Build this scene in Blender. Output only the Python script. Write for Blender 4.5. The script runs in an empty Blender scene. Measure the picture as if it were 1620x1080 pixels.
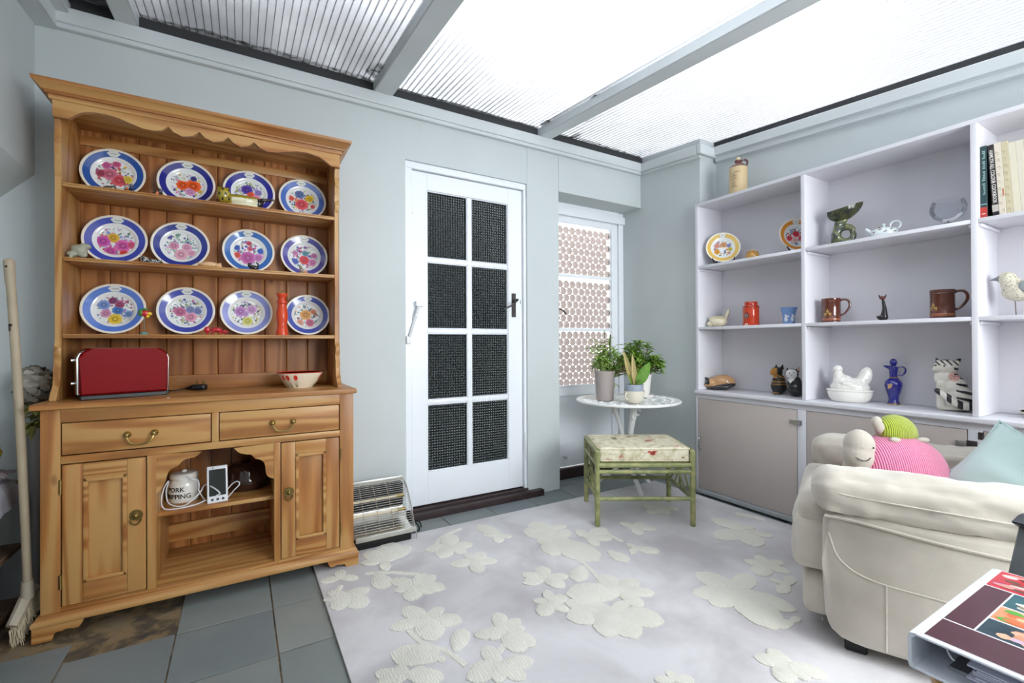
import bpy, bmesh, math, random
from mathutils import Matrix, Vector, Euler, noise
random.seed(7)
PI = math.pi
C = bpy.context.scene
COL = C.collection

# ------------------------------------------------------------------ camera
YAW, PITCH, ROLL = 0.53321929, 0.0042596, -0.0043493
EYE = Vector((0, 0, 1.02))
F0 = Vector((math.sin(YAW), math.cos(YAW), 0)); R0 = Vector((math.cos(YAW), -math.sin(YAW), 0)); Z = Vector((0, 0, 1))
FW = F0*math.cos(PITCH)+Z*math.sin(PITCH); U = -F0*math.sin(PITCH)+Z*math.cos(PITCH)
RT = R0*math.cos(ROLL)+U*math.sin(ROLL); UP = -R0*math.sin(ROLL)+U*math.cos(ROLL)
cam = bpy.data.objects.new('camera', bpy.data.cameras.new('camera')); COL.objects.link(cam)
cam.matrix_world = Matrix(((RT.x, UP.x, -FW.x, EYE.x), (RT.y, UP.y, -FW.y, EYE.y), (RT.z, UP.z, -FW.z, EYE.z), (0, 0, 0, 1)))
cam.data.sensor_width = 36; cam.data.lens = 727.57/1620*36; cam.data.clip_start = .05; cam.data.clip_end = 200
C.camera = cam

# ------------------------------------------------------------------ sky: bright overcast, sun behind thin cloud
w = bpy.data.worlds.new('overcast_sky'); C.world = w; w.use_nodes = True
nt = w.node_tree; nt.nodes.clear()
out = nt.nodes.new('ShaderNodeOutputWorld'); bg = nt.nodes.new('ShaderNodeBackground')
tc = nt.nodes.new('ShaderNodeTexCoord'); dot = nt.nodes.new('ShaderNodeVectorMath'); dot.operation = 'DOT_PRODUCT'
SUN = Vector((.52, .56, .64)).normalized()
dot.inputs[1].default_value = SUN
ramp = nt.nodes.new('ShaderNodeValToRGB')
cr = ramp.color_ramp; cr.elements[0].position = 0.30; cr.elements[0].color = (.50, .505, .515, 1)
cr.elements[1].position = 1; cr.elements[1].color = (2.0, 2.0, 2.0, 1)
e = cr.elements.new(.72); e.color = (.55, .555, .565, 1)
e = cr.elements.new(.88); e.color = (.85, .85, .86, 1)
nt.links.new(tc.outputs['Generated'], dot.inputs[0]); nt.links.new(dot.outputs['Value'], ramp.inputs[0])
nt.links.new(ramp.outputs[0], bg.inputs[0]); bg.inputs[1].default_value = 3.5
nt.links.new(bg.outputs[0], out.inputs[0])
C.view_settings.view_transform = 'Standard'; C.view_settings.look = 'None'
C.view_settings.gamma = 1; C.view_settings.use_curve_mapping = False
C.view_settings.exposure = 1.32
C.cycles.max_bounces = 10; C.cycles.transparent_max_bounces = 24; C.cycles.diffuse_bounces = 6
C.cycles.use_denoising = True
# area lamp added as front fill, at an unseen window behind the camera
al = bpy.data.lights.new('window_fill', 'AREA'); al.shape = 'RECTANGLE'; al.size = 1.7; al.size_y = 1.05; al.energy = 36; al.color = (1, .99, .98)
ao = bpy.data.objects.new('window_fill', al); COL.objects.link(ao); ao.location = (1.85, -1.42, 1.48); ao.rotation_euler = (math.pi/2, 0, 0)

# ------------------------------------------------------------------ materials
def lin(h):
    if isinstance(h, str):
        h = h.lstrip('#'); v = [int(h[i:i+2], 16)/255 for i in (0, 2, 4)]
    else: v = [x/255 for x in h]
    return tuple(x/12.92 if x <= .04045 else ((x+.055)/1.055)**2.4 for x in v)
class NT:
    def __init__(s, name):
        s.m = bpy.data.materials.new(name); s.m.use_nodes = True; s.t = s.m.node_tree
        s.b = s.t.nodes['Principled BSDF']; s.o = s.t.nodes['Material Output']
    def n(s, typ, **k):
        d = s.t.nodes.new('ShaderNode'+typ)
        for a, v in k.items():
            if a.startswith('_'): d.inputs[a[1:].replace('_', ' ')].default_value = v
            else: setattr(d, a, v)
        return d
    def l(s, a, b): s.t.links.new(a, b)
    def coords(s, scale=(1, 1, 1), rnd=False, kind='Object'):
        c = s.n('TexCoord'); m = s.n('Mapping'); m.inputs['Scale'].default_value = scale
        s.l(c.outputs[kind], m.inputs[0])
        if rnd:
            oi = s.n('ObjectInfo'); v = s.n('CombineXYZ'); mu = s.n('Math', operation='MULTIPLY'); mu.inputs[1].default_value = 37
            s.l(oi.outputs['Random'], mu.inputs[0])
            for i in range(3): s.l(mu.outputs[0], v.inputs[i])
            s.l(v.outputs[0], m.inputs['Location'])
        return m.outputs[0]
    def ramp(s, fac, stops):
        r = s.n('ValToRGB'); el = r.color_ramp.elements
        while len(el) < len(stops): el.new(.5)
        for i, (p, c) in enumerate(stops): el[i].position = p; el[i].color = (*c, 1)
        s.l(fac, r.inputs[0]); return r.outputs[0]
    def noise(s, vec, scale, detail=3, rough=.5, dist=0):
        d = s.n('TexNoise'); d.inputs['Scale'].default_value = scale; d.inputs['Detail'].default_value = detail
        d.inputs['Roughness'].default_value = rough; d.inputs['Distortion'].default_value = dist
        if vec is not None: s.l(vec, d.inputs['Vector'])
        return d.outputs[0]
    def bump(s, h, strength=.3, dist=.002):
        b = s.n('Bump'); b.inputs['Strength'].default_value = strength; b.inputs['Distance'].default_value = dist
        s.l(h, b.inputs['Height']); s.l(b.outputs[0], s.b.inputs['Normal'])
def plain(name, col, rough=.5, metal=0, bump=None, var=0, varscale=3, coat=0, spec=.5, sheen=0, trans=0, ior=1.45):
    k = NT(name); c = lin(col)
    k.b.inputs['Base Color'].default_value = (*c, 1); k.b.inputs['Roughness'].default_value = rough
    k.b.inputs['Metallic'].default_value = metal; k.b.inputs['Coat Weight'].default_value = coat
    k.b.inputs['Specular IOR Level'].default_value = spec; k.b.inputs['Sheen Weight'].default_value = sheen
    k.b.inputs['Transmission Weight'].default_value = trans; k.b.inputs['IOR'].default_value = ior
    if var:
        v = k.coords(); f = k.noise(v, varscale, 4)
        r = k.ramp(f, [(.3, tuple(x*(1-var) for x in c)), (.7, tuple(min(1, x*(1+var*.5)) for x in c))]); k.l(r, k.b.inputs['Base Color'])
    if bump:
        v = k.coords(); k.bump(k.noise(v, bump[0], 4), bump[1], bump[2] if len(bump) > 2 else .002)
    return k.m
def pine(name, axis, light='#bf945b', dark='#824a20', orange='#ab7037'):
    k = NT(name); sc = [1, 1, 1]; sc[axis] = .07
    v = k.coords(tuple(sc), rnd=True)
    n1 = k.noise(v, 5.5, 2, .45, .3)
    mul = k.n('Math', operation='MULTIPLY'); mul.inputs[1].default_value = 64; k.l(n1, mul.inputs[0])
    sn = k.n('Math', operation='SINE'); k.l(mul.outputs[0], sn.inputs[0])
    mp = k.n('MapRange'); mp.inputs['From Min'].default_value = -1; k.l(sn.outputs[0], mp.inputs['Value'])
    fine = k.noise(v, 160, 3, .6)
    mx = k.n('Mix', data_type='FLOAT'); mx.inputs[0].default_value = .30; k.l(mp.outputs[0], mx.inputs[2]); k.l(fine, mx.inputs[3])
    grain = k.ramp(mx.outputs[0], [(.12, lin(dark)), (.42, lin(orange)), (.75, lin(light))])
    big = k.noise(k.coords((1, 1, 1), rnd=True), 2.2, 2)
    tint = k.ramp(big, [(.35, lin(light)), (.65, lin(orange))])
    m2 = k.n('Mix', data_type='RGBA'); m2.inputs[0].default_value = .36; k.l(grain, m2.inputs[6]); k.l(tint, m2.inputs[7])
    sc2 = [1, 1, 1]; sc2[axis] = .45
    vo = k.n('TexVoronoi'); vo.inputs['Scale'].default_value = 5.0; k.l(k.coords(tuple(sc2), rnd=True), vo.inputs['Vector'])
    kn = k.ramp(vo.outputs['Distance'], [(0.03, (1, 1, 1)), (.075, (0, 0, 0))])
    m3 = k.n('Mix', data_type='RGBA'); k.l(kn, m3.inputs[0]); k.l(m2.outputs[2], m3.inputs[6]); m3.inputs[7].default_value = (*lin('#6d4022'), 1)
    k.l(m3.outputs[2], k.b.inputs['Base Color']); k.b.inputs['Roughness'].default_value = .38
    k.bump(mx.outputs[0], .12, .001)
    return k.m
PX, PY, PZ = pine('pine_grain_x', 0), pine('pine_grain_y', 1), pine('pine_grain_z', 2)
BZ = pine('pine_back_board', 2, '#b67c48', '#7d4720', '#9c5f2e')
def painted(name, rough, bump=None, coat=0, sheen=0, spec=.5):
    k = NT(name); a = k.n('Attribute'); a.attribute_name = 'Col'; k.l(a.outputs['Color'], k.b.inputs['Base Color'])
    k.b.inputs['Roughness'].default_value = rough; k.b.inputs['Coat Weight'].default_value = coat; k.b.inputs['Sheen Weight'].default_value = sheen
    k.b.inputs['Specular IOR Level'].default_value = spec
    if bump: k.bump(k.noise(k.coords(), bump[0], 3), bump[1], bump[2])
    return k.m
GLAZE = painted('painted_glaze', .12, coat=.4); MATTE = painted('painted_matte', .6); PRINT = painted('printed_decoration', .3)
WOODP = painted('painted_wood', .35, (60, .2, .002)); PLUSH = painted('plush_fabric', .9, (220, .5, .002), sheen=.4, spec=.1)
WALL = plain('wall_paint', '#c5cccd', .75, bump=(28, .10, .004), var=.05, varscale=1.6)
WHITE = plain('white_gloss_paint', '#e9edf2', .32, bump=(14, .05, .003)); TRIMW = plain('trim_paint', '#cfd5d7', .5, bump=(20, .12, .003), var=.06)
SHELFW = plain('shelf_paint', '#d8d7dd', .42, bump=(12, .05, .002)); BACKW = plain('shelf_back_paint', '#d6d4d9', .6)
TAUPE = plain('taupe_paint', '#bbb1ac', .45, bump=(30, .06, .002), var=.05)
BRASS = plain('aged_brass', '#a08a55', .28, 1); CHROME = plain('chrome', '#c9cbce', .15, 1); STEEL = plain('brushed_steel', '#b5b8ba', .3, 1)
IRON = plain('dark_iron', '#4a4645', .4, .7); BLACK = plain('black_plastic', '#141416', .35); DARKB = plain('dark_brown_wood', '#37292a', .5, bump=(40, .3, .004), var=.3, varscale=20)
CHINA = plain('white_china', '#eeebe4', .12, coat=.5); WPLAST = plain('white_plastic', '#e6e7ea', .3)
BAMB = None
def bamboo():
    k = NT('green_stained_bamboo'); v = k.coords((1, 1, 1)); f = k.noise(v, 18, 4, .6)
    k.l(k.ramp(f, [(.25, lin('#67703f')), (.5, lin('#8b9060')), (.72, lin('#b2ab78'))]), k.b.inputs['Base Color'])
    k.b.inputs['Roughness'].default_value = .35; return k.m
BAMB = bamboo()
def slate():
    k = NT('slate_tile'); v = k.coords((1, 1, 1), rnd=True); f = k.noise(v, 2.5, 5, .6)
    oi = k.n('ObjectInfo')
    c1 = k.ramp(f, [(.25, lin('#6b7375')), (.55, lin('#7d8586')), (.8, lin('#939691'))])
    c2 = k.ramp(oi.outputs['Random'], [(0, lin('#6a737a')), (.5, lin('#848985')), (1, lin('#8f928b'))])
    m = k.n('Mix', data_type='RGBA'); m.inputs[0].default_value = .45; k.l(c1, m.inputs[6]); k.l(c2, m.inputs[7])
    k.l(m.outputs[2], k.b.inputs['Base Color']); k.b.inputs['Roughness'].default_value = .5
    k.bump(k.noise(v, 9, 6, .6), .35, .004); return k.m
SLATE = slate()
def screed():
    k = NT('old_screed'); v = k.coords((1, 1, 1)); f = k.noise(v, 9, 6, .65, .5)
    k.l(k.ramp(f, [(.3, lin('#30343a')), (.45, lin('#5d5140')), (.55, lin('#8a7454')), (.7, lin('#7d7466'))]), k.b.inputs['Base Color'])
    k.b.inputs['Roughness'].default_value = .8; k.bump(f, .6, .006); return k.m
SCREED = screed()
def rugm(name, a, b, sc, bs):
    k = NT(name); v = k.coords(); f = k.noise(v, 2.4, 4, .55, .4); g = k.noise(v, 420, 2)
    c = k.ramp(f, [(.35, lin(a)), (.62, lin(b))]); k.l(c, k.b.inputs['Base Color']); k.b.inputs['Roughness'].default_value = .95
    k.b.inputs['Specular IOR Level'].default_value = .1; k.b.inputs['Sheen Weight'].default_value = .3
    if sc < 200:
        wv = k.n('TexWave'); wv.inputs['Scale'].default_value = 34; wv.inputs['Distortion'].default_value = 7; wv.inputs['Detail'].default_value = 2; wv.inputs['Detail Scale'].default_value = 1.2; k.l(v, wv.inputs['Vector']); h = wv.outputs[0]
        mx = k.n('Mix', data_type='RGBA'); mx.inputs[0].default_value = .22; k.l(c, mx.inputs[6]); k.l(k.ramp(h, [(.2, lin('#b5b2a4')), (.7, lin(b))]), mx.inputs[7]); k.l(mx.outputs[2], k.b.inputs['Base Color'])
    else: h = k.noise(v, sc, 3, .6, 0)
    k.bump(h, bs, .004); return k.m
RUG = rugm('rug_pile', '#b4b0b3', '#d9d7d9', 260, .35); RUGF = rugm('rug_raised_pile', '#d3d1c6', '#e4e2d8', 75, .35)
def sofam():
    k = NT('cream_microsuede'); v = k.coords(); f = k.noise(v, 3.2, 4, .55)
    k.l(k.ramp(f, [(.3, lin('#aea79b')), (.6, lin('#c8c1b5'))]), k.b.inputs['Base Color']); k.b.inputs['Roughness'].default_value = .85
    k.b.inputs['Sheen Weight'].default_value = .35; k.b.inputs['Specular IOR Level'].default_value = .15
    k.bump(k.noise(v, 9, 3, .5, .6), .30, .012); return k.m
SOFA = sofam()
def ribbed(name, a, b, n, axis=0):
    k = NT(name); c = k.n('TexCoord'); s = k.n('SeparateXYZ'); k.l(c.outputs['Object'], s.inputs[0])
    m = k.n('Math', operation='MULTIPLY'); m.inputs[1].default_value = n; k.l(s.outputs[axis], m.inputs[0])
    q = k.n('Math', operation='SINE'); k.l(m.outputs[0], q.inputs[0]); r = k.n('MapRange'); r.inputs['From Min'].default_value = -1; k.l(q.outputs[0], r.inputs[0])
    k.l(k.ramp(r.outputs[0], [(.1, lin(b)), (.6, lin(a))]), k.b.inputs['Base Color']); k.b.inputs['Roughness'].default_value = .9
    k.b.inputs['Sheen Weight'].default_value = .4; k.bump(r.outputs[0], .8, .003); return k.m
def polycarb(name, back_dim, base):  # dusty mottling plus grey painted in to dim the daylight towards the back wall
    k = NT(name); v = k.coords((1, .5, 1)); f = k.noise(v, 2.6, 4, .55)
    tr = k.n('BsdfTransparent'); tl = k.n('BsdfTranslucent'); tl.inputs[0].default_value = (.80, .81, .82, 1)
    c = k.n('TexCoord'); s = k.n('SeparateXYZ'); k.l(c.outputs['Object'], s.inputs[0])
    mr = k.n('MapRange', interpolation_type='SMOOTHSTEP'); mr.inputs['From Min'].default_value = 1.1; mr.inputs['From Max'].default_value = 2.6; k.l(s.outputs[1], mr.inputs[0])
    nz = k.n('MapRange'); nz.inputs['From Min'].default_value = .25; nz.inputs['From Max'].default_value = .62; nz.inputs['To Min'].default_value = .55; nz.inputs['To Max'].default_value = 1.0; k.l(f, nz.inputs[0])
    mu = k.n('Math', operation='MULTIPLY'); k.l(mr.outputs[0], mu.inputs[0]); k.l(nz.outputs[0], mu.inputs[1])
    ad = k.n('Math', operation='MULTIPLY_ADD'); ad.inputs[1].default_value = back_dim; ad.inputs[2].default_value = base; k.l(mu.outputs[0], ad.inputs[0])
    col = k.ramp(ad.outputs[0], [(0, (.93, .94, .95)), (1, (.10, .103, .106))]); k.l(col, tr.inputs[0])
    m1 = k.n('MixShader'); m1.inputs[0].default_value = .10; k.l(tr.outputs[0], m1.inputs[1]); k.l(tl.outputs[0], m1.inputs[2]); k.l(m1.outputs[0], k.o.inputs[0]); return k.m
POLYS = [polycarb('polycarbonate_strong_dim', .5, .45), polycarb('polycarbonate_dim', .40, .22), polycarb('polycarbonate_back_dim', .42, .05), polycarb('polycarbonate', .20, .24)]  # daylight dimmed by tint, most of all in the leftmost sheet
def polyweb():
    k = NT('polycarbonate_web'); tr = k.n('BsdfTransparent'); tl = k.n('BsdfDiffuse'); tl.inputs[0].default_value = (.75, .76, .78, 1)
    tr.inputs[0].default_value = (.72, .73, .75, 1)
    m1 = k.n('MixShader'); m1.inputs[0].default_value = .28; k.l(tr.outputs[0], m1.inputs[1]); k.l(tl.outputs[0], m1.inputs[2]); k.l(m1.outputs[0], k.o.inputs[0]); return k.m
WEB = polyweb()
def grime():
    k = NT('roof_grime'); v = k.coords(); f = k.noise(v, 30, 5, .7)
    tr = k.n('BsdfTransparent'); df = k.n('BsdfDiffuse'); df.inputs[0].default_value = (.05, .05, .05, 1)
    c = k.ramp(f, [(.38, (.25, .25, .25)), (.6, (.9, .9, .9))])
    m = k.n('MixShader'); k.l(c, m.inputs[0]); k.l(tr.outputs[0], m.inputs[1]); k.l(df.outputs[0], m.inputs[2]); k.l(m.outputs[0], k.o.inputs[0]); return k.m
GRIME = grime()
def darkglass():
    k = NT('obscured_dark_glass'); v = k.coords((1, 1, 1)); vo = k.n('TexVoronoi'); vo.inputs['Scale'].default_value = 62; vo.inputs['Randomness'].default_value = .08
    k.l(v, vo.inputs['Vector']); k.bump(vo.outputs['Distance'], .9, .006)
    k.b.inputs['Base Color'].default_value = (*lin('#202a2b'), 1); k.b.inputs['Specular IOR Level'].default_value = .35; k.b.inputs['Roughness'].default_value = .2; k.b.inputs['Transmission Weight'].default_value = .35
    k.b.inputs['IOR'].default_value = 1.5; return k.m
DGLASS = darkglass()
def lensglass():
    k = NT('lens_glass_stud'); tr = k.n('BsdfTransparent'); tr.inputs[0].default_value = (.13, .115, .108, 1)
    g = k.n('BsdfGlossy'); g.inputs['Roughness'].default_value = .2; d = k.n('BsdfTranslucent'); d.inputs[0].default_value = (.13, .115, .11, 1)
    m = k.n('MixShader'); m.inputs[0].default_value = .5; k.l(tr.outputs[0], m.inputs[1]); k.l(d.outputs[0], m.inputs[2])
    n = k.n('MixShader'); n.inputs[0].default_value = .1; k.l(m.outputs[0], n.inputs[1]); k.l(g.outputs[0], n.inputs[2]); k.l(n.outputs[0], k.o.inputs[0]); return k.m
LENS = lensglass()
def clearglass(name, tint=(1, 1, 1), fr=.4):
    k = NT(name); tr = k.n('BsdfTransparent'); tr.inputs[0].default_value = (*tint, 1); g = k.n('BsdfGlossy'); g.inputs['Roughness'].default_value = .03
    lw = k.n('LayerWeight'); lw.inputs[0].default_value = .25
    m = k.n('MixShader'); mm = k.n('Math', operation='MULTIPLY'); mm.inputs[1].default_value = fr; k.l(lw.outputs['Fresnel'], mm.inputs[0]); k.l(mm.outputs[0], m.inputs[0]); k.l(tr.outputs[0], m.inputs[1]); k.l(g.outputs[0], m.inputs[2]); k.l(m.outputs[0], k.o.inputs[0]); return k.m
CLEAR = clearglass('clear_glass', (.93, .95, .96)); CUTG = clearglass('thick_clear_glass', (.72, .77, .78), 1.0)

# ------------------------------------------------------------------ mesh builder
CUR = {}
class MB:
    def __init__(s): s.bm = bmesh.new(); s.M = Matrix(); s.mi = 0; s.col = (.8, .8, .8); s.lay = s.bm.faces.layers.int.new('pc'); s.cols = []
    def _fin(s, verts, bev=0, seg=2):
        vs = set(verts)
        if bev:
            es = [e for e in s.bm.edges if e.verts[0] in vs and e.verts[1] in vs]
            before = set(s.bm.faces)
            r = bmesh.ops.bevel(s.bm, geom=es, offset=bev, segments=seg, affect='EDGES', profile=.6)
            vs = set(v for v in r['verts'] if v.is_valid) | {v for v in vs if v.is_valid}
            for f in r['faces']: vs |= set(f.verts)
        s.cols.append(tuple(s.col)); i = len(s.cols)-1
        fs = set()
        for v in vs:
            for f in v.link_faces: fs.add(f)
        for f in fs:
            if f[s.lay] == 0 and not f.tag: f[s.lay] = i; f.material_index = s.mi; f.tag = True
        for v in vs: v.co = s.M @ v.co
        return vs
    def box(s, x0, x1, y0, y1, z0, z1, bev=.0015, seg=1):
        m = Matrix.Translation(((x0+x1)/2, (y0+y1)/2, (z0+z1)/2)) @ Matrix.Diagonal((abs(x1-x0), abs(y1-y0), abs(z1-z0), 1))
        r = bmesh.ops.create_cube(s.bm, size=1, matrix=m); b = min(bev, .3*min(abs(x1-x0), abs(y1-y0), abs(z1-z0)))
        return s._fin(r['verts'], b, seg)
    def ell(s, c, r, rot=(0, 0, 0), u=16, v=10):
        m = Matrix.Translation(c) @ Euler(rot).to_matrix().to_4x4() @ Matrix.Diagonal((*r, 1))
        q = bmesh.ops.create_uvsphere(s.bm, u_segments=u, v_segments=v, radius=1, matrix=m); return s._fin(q['verts'])
    def cone(s, p0, p1, r0, r1, seg=12):
        p0 = Vector(p0); p1 = Vector(p1); d = p1-p0; L = d.length
        m = Matrix.Translation((p0+p1)/2) @ d.to_track_quat('Z', 'Y').to_matrix().to_4x4()
        q = bmesh.ops.create_cone(s.bm, cap_ends=True, segments=seg, radius1=r0, radius2=max(r1, 1e-5), depth=L, matrix=m); return s._fin(q['verts'])
    def lathe(s, prof, seg=28, c=(0, 0, 0), closed=False, sx=1, sy=1, f=None):
        rings = []
        for r, z in prof:
            ring = []
            for i in range(seg):
                a = 2*PI*i/seg; rr = r if f is None else r*f(a, z)
                ring.append(s.bm.verts.new((c[0]+rr*math.cos(a)*sx, c[1]+rr*math.sin(a)*sy, c[2]+z)))
            rings.append(ring)
        for j in range(len(rings)-1):
            for i in range(seg):
                k = (i+1) % seg
                try: s.bm.faces.new((rings[j][i], rings[j][k], rings[j+1][k], rings[j+1][i]))
                except ValueError: pass
        if prof[0][0] > 1e-4: s.bm.faces.new(rings[0][::-1])
        if prof[-1][0] > 1e-4: s.bm.faces.new(rings[-1])
        vs = [v for r in rings for v in r]
        s._fin(vs); return vs
    def prism(s, pts, axis, a, b, bev=0):
        """polygon pts (2D) extruded along axis from a to b. axis 0: pts=(y,z); 1: (x,z); 2: (x,y)"""
        def P(p, t): return {0: (t, p[0], p[1]), 1: (p[0], t, p[1]), 2: (p[0], p[1], t)}[axis]
        A = [s.bm.verts.new(P(p, a)) for p in pts]; B = [s.bm.verts.new(P(p, b)) for p in pts]
        n = len(pts); f1 = s.bm.faces.new(A); f2 = s.bm.faces.new(B[::-1])
        for i in range(n): s.bm.faces.new((A[i], B[i], B[(i+1) % n], A[(i+1) % n]))
        return s._fin(A+B, bev, 1)
    def tube(s, pts, r, seg=8, cap=True):
        pts = [Vector(p) for p in pts]; n = len(pts); rings = []
        rf = r if callable(r) else (lambda t: r)
        t0 = (pts[1]-pts[0]).normalized(); up = Vector((0, 0, 1)) if abs(t0.z) < .9 else Vector((1, 0, 0)); nrm = (up-t0*up.dot(t0)).normalized()
        for i, p in enumerate(pts):
            t = (pts[min(i+1, n-1)]-pts[max(i-1, 0)]).normalized(); nrm = (nrm-t*nrm.dot(t)).normalized(); b = t.cross(nrm); rr = rf(i/(n-1))
            rings.append([s.bm.verts.new(p+(nrm*math.cos(2*PI*k/seg)+b*math.sin(2*PI*k/seg))*rr) for k in range(seg)])
        for j in range(n-1):
            for i in range(seg):
                k = (i+1) % seg; s.bm.faces.new((rings[j][i], rings[j][k], rings[j+1][k], rings[j+1][i]))
        if cap: s.bm.faces.new(rings[0][::-1]); s.bm.faces.new(rings[-1])
        return s._fin([v for r_ in rings for v in r_])
    def poly(s, pts):
        vs = [s.bm.verts.new(p) for p in pts]; s.bm.faces.new(vs); return s._fin(vs)
    def sq(s, c, r, e=(.5, .5), rot=(0, 0, 0), u=28, v=16, fn=None):
        """superellipsoid"""
        R = Euler(rot).to_matrix(); rows = []
        sp = lambda x, p: math.copysign(abs(x)**p, x)
        for j in range(v+1):
            ph = -PI/2+PI*j/v; row = []
            for i in range(u):
                th = 2*PI*i/u
                p = Vector((r[0]*sp(math.cos(ph), e[0])*sp(math.cos(th), e[1]), r[1]*sp(math.cos(ph), e[0])*sp(math.sin(th), e[1]), r[2]*sp(math.sin(ph), e[0])))
                if fn: p = fn(p)
                row.append(s.bm.verts.new(Vector(c)+R @ p))
                if j in (0, v): break
            rows.append(row)
        for j in range(v):
            a, b = rows[j], rows[j+1]
            for i in range(u):
                k = (i+1) % u
                if len(a) == 1: s.bm.faces.new((a[0], b[k], b[i]))
                elif len(b) == 1: s.bm.faces.new((a[i], a[k], b[0]))
                else: s.bm.faces.new((a[i], a[k], b[k], b[i]))
        return s._fin([x for r_ in rows for x in r_])
    def build(s, name, mats, parent=None, angle=35, offset=True):
        if parent is not None and offset and parent.get('_w'):
            o = Vector(parent['_w']); bmesh.ops.translate(s.bm, verts=s.bm.verts, vec=-o)
        bmesh.ops.recalc_face_normals(s.bm, faces=s.bm.faces)
        me = bpy.data.meshes.new(name); s.bm.faces.layers.int
        idx = [f[s.lay] for f in s.bm.faces]; s.bm.to_mesh(me); s.bm.free()
        if 'pc' in me.attributes: me.attributes.remove(me.attributes['pc'])
        ms = mats if isinstance(mats, (list, tuple)) else [mats]
        for m in ms: me.materials.append(m)
        if any(m in (GLAZE, MATTE, PRINT, WOODP, PLUSH) for m in ms):
            at = me.color_attributes.new('Col', 'FLOAT_COLOR', 'CORNER'); buf = []
            for p, i in zip(me.polygons, idx):
                buf += [*s.cols[i], 1.0]*p.loop_total
            at.data.foreach_set('color', buf)
        me.shade_smooth(); me.set_sharp_from_angle(angle=math.radians(angle))
        o = bpy.data.objects.new(name, me); COL.objects.link(o)
        if parent is not None:
            o.parent = parent
            if parent.get('_w'): o['_w'] = parent['_w']
        return o
def thing(name, label, cat, loc=(0, 0, 0), rot=0, group=None, world=False, kind=None):
    o = bpy.data.objects.new(name, None); COL.objects.link(o); o.location = loc; o.empty_display_size = .05
    o.rotation_euler = (0, 0, rot)
    if label: o['label'] = label
    if cat: o['category'] = cat
    if group: o['group'] = group
    if kind: o['kind'] = kind
    if world: o['_w'] = tuple(loc)
    return o
def tag(o, label, cat, group=None):
    o['label'] = label; o['category'] = cat
    if group: o['group'] = group
    return o
def move(o, loc, rot=0): o.location = loc; o.rotation_euler = (0, 0, rot) if not isinstance(rot, tuple) else rot; return o
def copy_tree(o, parent=None):
    c = o.copy(); COL.objects.link(c)
    if parent is not None: c.parent = parent
    for ch in list(o.children): copy_tree(ch, c)
    return c
def organic(name, prims, voxel, mat, paint, parent=None, smooth=4, post=None):
    """rounded primitives fused into one continuous skin, coloured by position"""
    m = MB()
    for p in prims:
        if p[0] == 'e': m.ell(p[1], p[2], p[3] if len(p) > 3 else (0, 0, 0), 20, 12)
        else: m.cone(p[1], p[2], p[3], p[4], 14); m.ell(p[1], (p[3],)*3, u=12, v=8); m.ell(p[2], (p[4],)*3, u=12, v=8)
    me = bpy.data.meshes.new('tmp'); m.bm.to_mesh(me); m.bm.free()
    o = bpy.data.objects.new('tmp', me); COL.objects.link(o)
    r = o.modifiers.new('r', 'REMESH'); r.mode = 'VOXEL'; r.voxel_size = voxel
    sm = o.modifiers.new('s', 'SMOOTH'); sm.iterations = smooth; sm.factor = .5
    dg = bpy.context.evaluated_depsgraph_get(); res = bpy.data.meshes.new_from_object(o.evaluated_get(dg))
    bpy.data.objects.remove(o); bpy.data.meshes.remove(me)
    res.name = name
    if post:
        for v in res.vertices: v.co = post(v.co)
    res.materials.clear(); res.materials.append(mat)
    for a in list(res.color_attributes): res.color_attributes.remove(a)
    at = res.color_attributes.new('Col', 'FLOAT_COLOR', 'POINT'); buf = []
    for v in res.vertices: buf += [*(paint(v.co) if callable(paint) else paint), 1.0]
    at.data.foreach_set('color', buf); res.shade_smooth()
    ob = bpy.data.objects.new(name, res); COL.objects.link(ob)
    if parent: ob.parent = parent
    return ob
def text(txt, size, mat, parent, name='lettering', M=Matrix(), bend=None, depth=.0004, align='CENTER', sx=1):
    cu = bpy.data.curves.new(name, 'FONT'); cu.body = txt; cu.size = size; cu.extrude = depth; cu.align_x = align; cu.align_y = 'CENTER'; cu.resolution_u = 3; cu.offset = size*.012
    o = bpy.data.objects.new('tmp', cu); COL.objects.link(o); dg = bpy.context.evaluated_depsgraph_get()
    me = bpy.data.meshes.new_from_object(o.evaluated_get(dg)); bpy.data.objects.remove(o)
    for v in me.vertices:
        c = v.co.copy(); c.x *= sx
        v.co = (bend(c) if bend else M @ c)
    me.materials.clear(); me.materials.append(mat)
    ob = bpy.data.objects.new(name, me); COL.objects.link(ob)
    if parent: ob.parent = parent
    return ob
def arc(c, r, a0, a1, n, plane='xz', r2=None):
    r2 = r2 or r; P = []
    for i in range(n+1):
        a = a0+(a1-a0)*i/n; u, v = r*math.cos(a), r2*math.sin(a)
        P.append(Vector(c)+{'xz': Vector((u, 0, v)), 'yz': Vector((0, u, v)), 'xy': Vector((u, v, 0))}[plane])
    return P
def spline(pts, n=8):
    pts = [Vector(p) for p in pts]; P = [pts[0]*2-pts[1]]+pts+[pts[-1]*2-pts[-2]]; out = []
    for i in range(1, len(P)-2):
        for k in range(n):
            t = k/n; a, b, c, d = P[i-1:i+3]
            out.append(.5*((2*b)+(c-a)*t+(2*a-5*b+4*c-d)*t*t+(3*b-a-3*c+d)*t**3))
    out.append(P[-2]); return out

# ================================================================== THE SETTING
SL = .0865                                   # fall of the lean-to roof towards the camera
def rz(y, z=2.43): return z-SL*(2.6-y)
def struct(o): o['kind'] = 'structure'; return o
XL, XR, YB, YF = -.92, 2.95, 2.60, -1.35
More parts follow.
